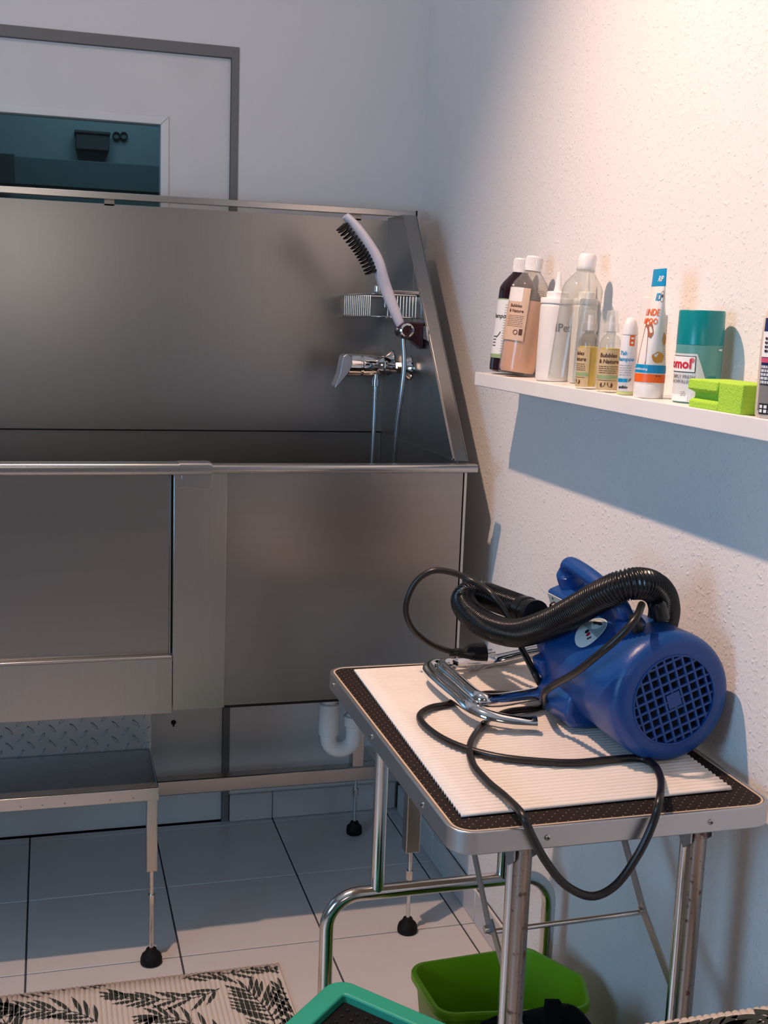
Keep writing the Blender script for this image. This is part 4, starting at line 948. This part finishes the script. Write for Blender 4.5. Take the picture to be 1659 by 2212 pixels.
# chrome tube stand lying beside the dryer
t = Thing('dryer_stand', 'chrome tubular dryer stand lying on the white mat', 'stand', (0.72, 1.8, MT))
zo = MT+.0255
def sp_at(px, py, z): return at(px, py, 2, z)
o1 = [sp_at(1158, 1564, zo-.0115), sp_at(1100, 1560, zo-.009), sp_at(1052, 1549, zo-.004), sp_at(1015, 1530, zo), sp_at(985, 1503, zo), sp_at(952, 1475, zo), sp_at(932, 1455, zo), sp_at(928, 1443, zo), sp_at(944, 1437, zo), sp_at(985, 1436, zo)]
q = at(1060, 1430, 1, 1.965); o1 += [q, at(1168, 1406, 1, 1.93)]
t.part('outer_loop', G().tube(smooth_path(o1, 6), 0.0122, 16), 'chrome')
zi = MT+.040
i1 = [sp_at(1180, 1494, zi-.008), sp_at(1120, 1506, zi-.008), sp_at(1070, 1513, zi-.004), sp_at(1040, 1510, zi), sp_at(1018, 1496, zi), sp_at(990, 1471, zi), sp_at(965, 1450, zi), sp_at(956, 1440, zi), sp_at(966, 1434, zi-.004), sp_at(984, 1440, zi-.010)]
t.part('inner_loop', G().tube(smooth_path(i1, 6), 0.0112, 16), 'chrome')
for px, py in ((1120, 1500), (1150, 1448)):
    pass

# power cable with plug
zc = MT+.0062
def c2(px, py, z=zc): return at(px, py, 2, z)
def c1(px, py, y): return at(px, py, 1, y)
cab = [c1(1386, 1306, 1.485), c1(1372, 1338, 1.450), c1(1335, 1378, 1.455), c1(1290, 1416, 1.475), c1(1240, 1455, 1.52), c1(1196, 1480, 1.59), c1(1176, 1498, 1.62), c2(1174, 1526), c2(1140, 1532), c2(1090, 1540), c2(1045, 1566), c2(1017, 1605), c2(1020, 1648), c2(1052, 1688), c2(1092, 1722, TZ+.0125),
       c1(1128, 1760, TY0-.004), c1(1150, 1808, TY0-.012), c1(1180, 1862, TY0-.012), c1(1222, 1912, TY0-.012), c1(1278, 1936, TY0-.012), c1(1330, 1912, TY0-.012), c1(1376, 1850, TY0-.012), c1(1408, 1785, TY0-.011), c1(1425, 1725, TY0-.002), c2(1427, 1683, TZ+.0125), c2(1412, 1652), c2(1380, 1638), c2(1320, 1641), c2(1240, 1648), c2(1150, 1644),
       c2(1070, 1634), c2(1000, 1615), c2(950, 1592), c2(915, 1565), c2(907, 1545), c2(930, 1529), c2(968, 1521, zc-.0005), c2(1040, 1500, MT+.0062), c2(1110, 1500, MT+.0062), c2(1155, 1500), c2(1178, 1500, zc+.006), c1(1160, 1465, 1.70), c1(1140, 1425, 1.74), c1(1120, 1385, 1.79), c1(1100, 1335, 1.825),
       c1(1062, 1283, 1.85), c1(1020, 1255, 1.90), c1(975, 1236, 1.92), c1(932, 1234, 1.93), c1(896, 1260, 1.94), c1(877, 1310, 1.945), c1(888, 1352, 1.95), c1(920, 1384, 1.955), c1(958, 1403, 1.96), c1(985, 1409, 1.96)]
t = Thing('power_cable', 'black power cable looping over the mat and hanging below the table edge', 'cable', cab[12])
cp = smooth_path(cab, 8)
t.part('cord', G().tube(cp, 0.0056, 12), 'cable_black')
pl = [c1(985, 1409, 1.96), c1(1000, 1411, 1.96), c1(1022, 1412, 1.96), c1(1047, 1409, 1.96)]
pg = t.part('plug', G().tube([pl[0], pl[0].lerp(pl[1], .5), pl[1], pl[1].lerp(pl[2], .6), pl[2], pl[3]], [0.0075, 0.009, 0.0095, 0.0165, 0.0185, 0.0185], 20), 'black_plastic')
dirp = (pl[3]-pl[2]).normalized()
t.part('strain_relief', G().tube([pl[0]-dirp*0.012, pl[0]-dirp*.008, pl[0]-dirp*.0079, pl[0]-dirp*.003, pl[0]+dirp*.002], [0.0068, 0.0068, 0.0076, 0.0076, 0.0084], 14), 'black_plastic', pg)
for s_ in (-1, 1):
    pc = pl[3]+Vector((0, s_*0.0095, 0)); t.part('pin', G().tube([pc-dirp*.004, pc+dirp*.0175], 0.0024, 10), 'chrome', pg)

# ================================================================= UNDER THE TABLE AND ON THE FLOOR
# lime basin
t = Thing('lime_basin', 'lime green plastic tub on the floor under the table', 'tub', (0.79, 1.83, 0))
RZ = 0.25
rb = [(0.628, 1.905), (0.645, 1.735), (0.925, 1.690), (0.958, 1.865), (0.85, 1.925)]
rb = [(0.632, 1.905), (0.640, 1.745), (0.905, 1.705), (0.935, 1.800), (0.872, 1.918)]
top = round_poly(rb, 0.034, 6); cxy = Vector((0.79, 1.815))
def shrink(p, k): return (cxy.x+(p[0]-cxy.x)*k, cxy.y+(p[1]-cxy.y)*k)
g = G(); n = len(top); levels = [(1.0, RZ), (1.0, RZ-.004), (0.955, RZ-.006), (0.80, 0.012), (0.76, 0.001), (0.74, 0.010), (0.785, 0.020), (0.935, RZ-.006), (0.95, RZ)]
levels = [(1.02, RZ-.012), (1.02, RZ), (0.975, RZ), (0.955, RZ-.008), (0.80, 0.014), (0.77, 0.006), (0.02, 0.006), (0.02, 0.001), (0.77, 0.001), (0.815, 0.008), (0.972, RZ-.012)]
for k_, z in levels: g.v += [(*shrink(p, k_), z) for p in top]
for a in range(len(levels)):
    b = (a+1) % len(levels)
    g.f += [(a*n+i, a*n+(i+1)%n, b*n+(i+1)%n, b*n+i) for i in range(n)]
t.part('bowl', g, 'lime')
t.part('rim_lip', G().ring([shrink(p, 1.03) for p in top], [shrink(p, 1.015) for p in top], lambda p: (*p, RZ-.014), lambda p: (*p, RZ-.002)), 'lime', bevel=0.002)
# teal step stool with black studded top
t = Thing('teal_stool', 'teal plastic stool with black studded top at the bottom of the photo', 'stool', (0.452, 1.59, 0), (0, 0, 0), local=True)
ZS = 0.298
def dia(s, r): return round_poly([(0, s*1.02), (-s*.92, 0.06*s), (0, -s*.92), (s*1.02, 0.0)], r, 8)
sq = [(0.020, 0.232), (-0.165, 0.045), (0.0, -0.160), (0.187, 0.030)]
o_out = round_poly(sq, 0.035, 8)
def scl(p, k, c=(0.022, 0.035)): return (c[0]+(p[0]-c[0])*k, c[1]+(p[1]-c[1])*k)
o_in = round_poly([scl(p, 0.72) for p in sq], 0.006, 8)
t.part('shell', G().ring([scl(p, 1.0) for p in o_out], [scl(p, 0.93) for p in o_out], lambda p: (*scl(p, 1.0), 0.0), lambda p: (*scl(p, .97), ZS-.012)), 'teal')
t.part('rim', G().ring(o_out, o_in, lambda p: (*p, ZS-.019), lambda p: (*p, ZS)), 'teal', bevel=0.004, seg=3)
pad = t.part('pad', G().prism([scl(p, 1.01) for p in o_in], lambda p: (*p, ZS-.04), lambda p: (*p, ZS-.016)), 'black_rubber', label='black studded top')
stud = None
for i in range(9):
    for j in range(9):
        u, v = (i+.5)/9, (j+.5)/9
        A, B_, C_, D_ = [Vector(scl(p, 0.66)) for p in sq]
        p = (A*(1-u)+B_*u)*(1-v)+(D_*(1-u)+C_*u)*v
        if stud is None:
            stud = link('stud', G().lathe([(0.0042, 0), (0.0036, 0.0022), (0.001, 0.003)], 12), 'black_plastic', pad); o = stud
        else:
            o = stud.copy(); COL.objects.link(o); o.parent = pad
        o.location = (p.x, p.y, ZS-.016)
# black bag behind the near table leg
BX, BY = 0.752, 1.585
t = Thing('black_bag', 'black fabric bag with webbing loop standing in front of the lime tub', 'bag', (BX, BY, 0))
def bagpt(a, rx, ry): return (BX+rx*math.copysign(abs(math.cos(a))**.6, math.cos(a)), BY+ry*math.copysign(abs(math.sin(a))**.6, math.sin(a)))
g = G(); nA = 36
bl_ = [(0.09, 0.0, .07), (0.098, 0.015, .08), (0.102, 0.12, .085), (0.105, 0.23, .08), (0.104, 0.283, .07), (0.095, 0.308, .055), (0.075, 0.320, .035), (0.03, 0.325, .012)]
for k, (rx, z, ry) in enumerate(bl_):
    for i in range(nA):
        a = 2*PI*i/nA; x, y = bagpt(a, rx, ry); g.v.append((x, y, z+(0.006*math.sin(3*a+k) if z > .25 else 0)))
g.f += [(k*nA+i, k*nA+(i+1)%nA, (k+1)*nA+(i+1)%nA, (k+1)*nA+i) for k in range(len(bl_)-1) for i in range(nA)]
g.f += [tuple(range(nA-1, -1, -1)), tuple(range((len(bl_)-1)*nA, len(bl_)*nA))]
t.part('body', g, 'bag_black')
lp = at(1192, 2172, 1, BY-.04)
t.part('webbing_loop', G().prism(round_poly([(lp.x-.015, lp.z-.05), (lp.x+.019, lp.z-.05), (lp.x+.014, lp.z+.008), (lp.x-.012, lp.z+.012)], 0.003, 3), lambda p: (p[0], BY-.046, p[1]), lambda p: (p[0], BY-.036, p[1])), 'bag_black', bevel=0.002)
zp = [(BX+.085*math.cos(a), BY-.05*math.sin(a), 0.306) for a in [PI*k/12 for k in range(1, 12)]]
t.part('zip_piping', G().tube(zp, 0.003, 8), 'black_plastic')

# printed mats ------------------------------------------------------------
def leaf(g, a, d, L, w_, z, bend=0.0):
    """slender leaflet outline from point a in direction d"""
    d = Vector(d).normalized(); n = Vector((-d.y, d.x)); k = 7; top_, bot = [], []
    for i in range(k+1):
        f = i/k; c = Vector(a)+d*L*f+n*bend*L*f*f; h = w_*math.sin(PI*min(1, f*.92+.06))**.8
        top_.append(c+n*h); bot.append(c-n*h)
    for i in range(k):
        g.add([(*top_[i], z), (*top_[i+1], z), (*bot[i+1], z), (*bot[i], z)], [(0,1,2,3)])
def frond(g, pts, z, n, L, w_, ang=48, both=True, clip=None, taper=0.55):
    P = smooth_path([(p[0], p[1], 0) for p in pts], 8); g2 = G()
    for a, b in zip(P, P[1:]):
        d = (b-a).to_2d().normalized(); nn = Vector((-d.y, d.x))*0.0013
        g2.add([(*(a.to_2d()+nn), z), (*(b.to_2d()+nn), z), (*(b.to_2d()-nn), z), (*(a.to_2d()-nn), z)], [(0,1,2,3)])
    for i in range(n):
        f = (i+.6)/n; k = min(len(P)-2, int(f*(len(P)-1))); a = P[k].to_2d(); d = (P[k+1]-P[k]).to_2d().normalized()
        for s_ in ((1, -1) if both else (1,)):
            an = RAD(ang)*s_*(1-.35*f); dd = Vector((d.x*math.cos(an)-d.y*math.sin(an), d.x*math.sin(an)+d.y*math.cos(an)))
            leaf(g2, a, dd, L*(1-taper*abs(f-.35))*(.9+.2*random.random()), w_, z, -0.12*s_)
    d = (P[-1]-P[-2]).to_2d(); leaf(g2, P[-1].to_2d(), d, L*.6, w_*.8, z)
    for f in g2.f:
        q = [g2.v[i] for i in f]
        if clip is None or all(clip[0] < p[0] < clip[1] and clip[2] < p[1] < clip[3] for p in q): g.add(q, [tuple(range(len(q)))])
RX0, RX1, RY0, RY1 = -0.55, 0.480, 1.80, 2.366
t = Thing('floor_rug', 'ribbed beige bath rug with dark fern print on the tiles', 'rug', (0.0, 2.1, 0))
ro = t.part('rug_base', ribbed(RX0, RX1, RY0, RY1, 0.0035, 0.0105, 0.0032, 'y', 0.0), 'rug_cloth', smooth=60)
sm = ro.modifiers.new('solid', 'SOLIDIFY'); sm.thickness = 0.003; sm.offset = -1
def fp(zx, zy): # rug-print helper: photo point on the floor
    p = at(zx*0.42194, 2060+zy*0.42222, 2, 0.006); return (p.x, p.y)
zl = 0.00665; clip = (RX0+.004, RX1-.004, RY0+.004, RY1-.003)
specs = [([fp(500, 350), fp(380, 300), fp(200, 290), fp(60, 285)], 9, 0.075, 0.0050, 46),
         ([fp(1125, 178), fp(1000, 225), fp(820, 235), fp(690, 235), fp(590, 215)], 9, 0.065, 0.0050, 42),
         ([fp(930, 130), fp(1050, 100), fp(1180, 100), fp(1300, 75), fp(1420, 75)], 9, 0.060, 0.0046, 50),
         ([fp(1420, 400), fp(1390, 320), fp(1330, 250), fp(1270, 190)], 10, 0.085, 0.0052, 62),
         ([fp(1130, 420), fp(960, 350), fp(830, 320), fp(780, 330)], 8, 0.065, 0.0050, 46),
         ([fp(1560, 420), fp(1510, 320), fp(1470, 240), fp(1440, 170)], 8, 0.060, 0.0052, 48),
         ([fp(60, 420), fp(10, 330), fp(-60, 260)], 7, 0.075, 0.0055, 46),
         ([fp(60, 205), fp(180, 195), fp(320, 170), fp(480, 165)], 7, 0.045, 0.0026, 40),
         ([fp(-200, 300), fp(-330, 250), fp(-480, 230)], 8, 0.07, 0.005, 46)]
for q, n_, L2, w2, an in specs:
    g = G(); frond(g, q, zl, n_, L2, w2, an, True, clip)
    if g.f: t.part('fern_print', g, 'leaf_print', smooth=0)
for bx, by in ((0.10, 1.95), (-0.2, 2.0), (0.35, 1.92), (-0.42, 2.1), (-0.35, 1.88)):
    g = G(); frond(g, [(bx, by-.1), (bx+.03, by), (bx-.02, by+.1)], zl, 8, 0.08, 0.005, 50, True, clip); t.part('fern_print', g, 'leaf_print', smooth=0)
# low stool in front of the table, draped with a second fern mat
t = Thing('low_bench', 'low wooden bench hidden below the fern mat at bottom right', 'bench', (0.80, 1.09, 0))
t.part('seat', G().box(0.64, 0.97, 0.98, 1.20, 0.535, 0.556), 'stool_wood', bevel=0.003)
for x in (0.66, 0.95):
    for y in (1.0, 1.18): t.part('leg', G().box(x-.015, x+.015, y-.015, y+.015, 0, 0.535), 'stool_wood', bevel=0.002)
t = Thing('bench_mat', 'beige fern print mat lying on the bench at bottom right', 'mat', (0.80, 1.09, 0.556))
mo = t.part('mat_base', ribbed(0.635, 0.975, 0.975, 1.212, 0.5585, 0.0105, 0.0026, 'y'), 'rug_cloth', smooth=60)
sm = mo.modifiers.new('solid', 'SOLIDIFY'); sm.thickness = 0.002; sm.offset = -1
for q in ([(0.66, 1.195), (0.74, 1.18), (0.82, 1.185)], [(0.95, 1.20), (0.88, 1.185), (0.83, 1.165)], [(0.70, 1.08), (0.80, 1.12), (0.93, 1.10)]):
    g = G(); frond(g, q, 0.5614, 8, 0.06, 0.006, 40, True, (0.639, 0.971, 0.979, 1.209)); t.part('fern_print', g, 'leaf_print', smooth=0)
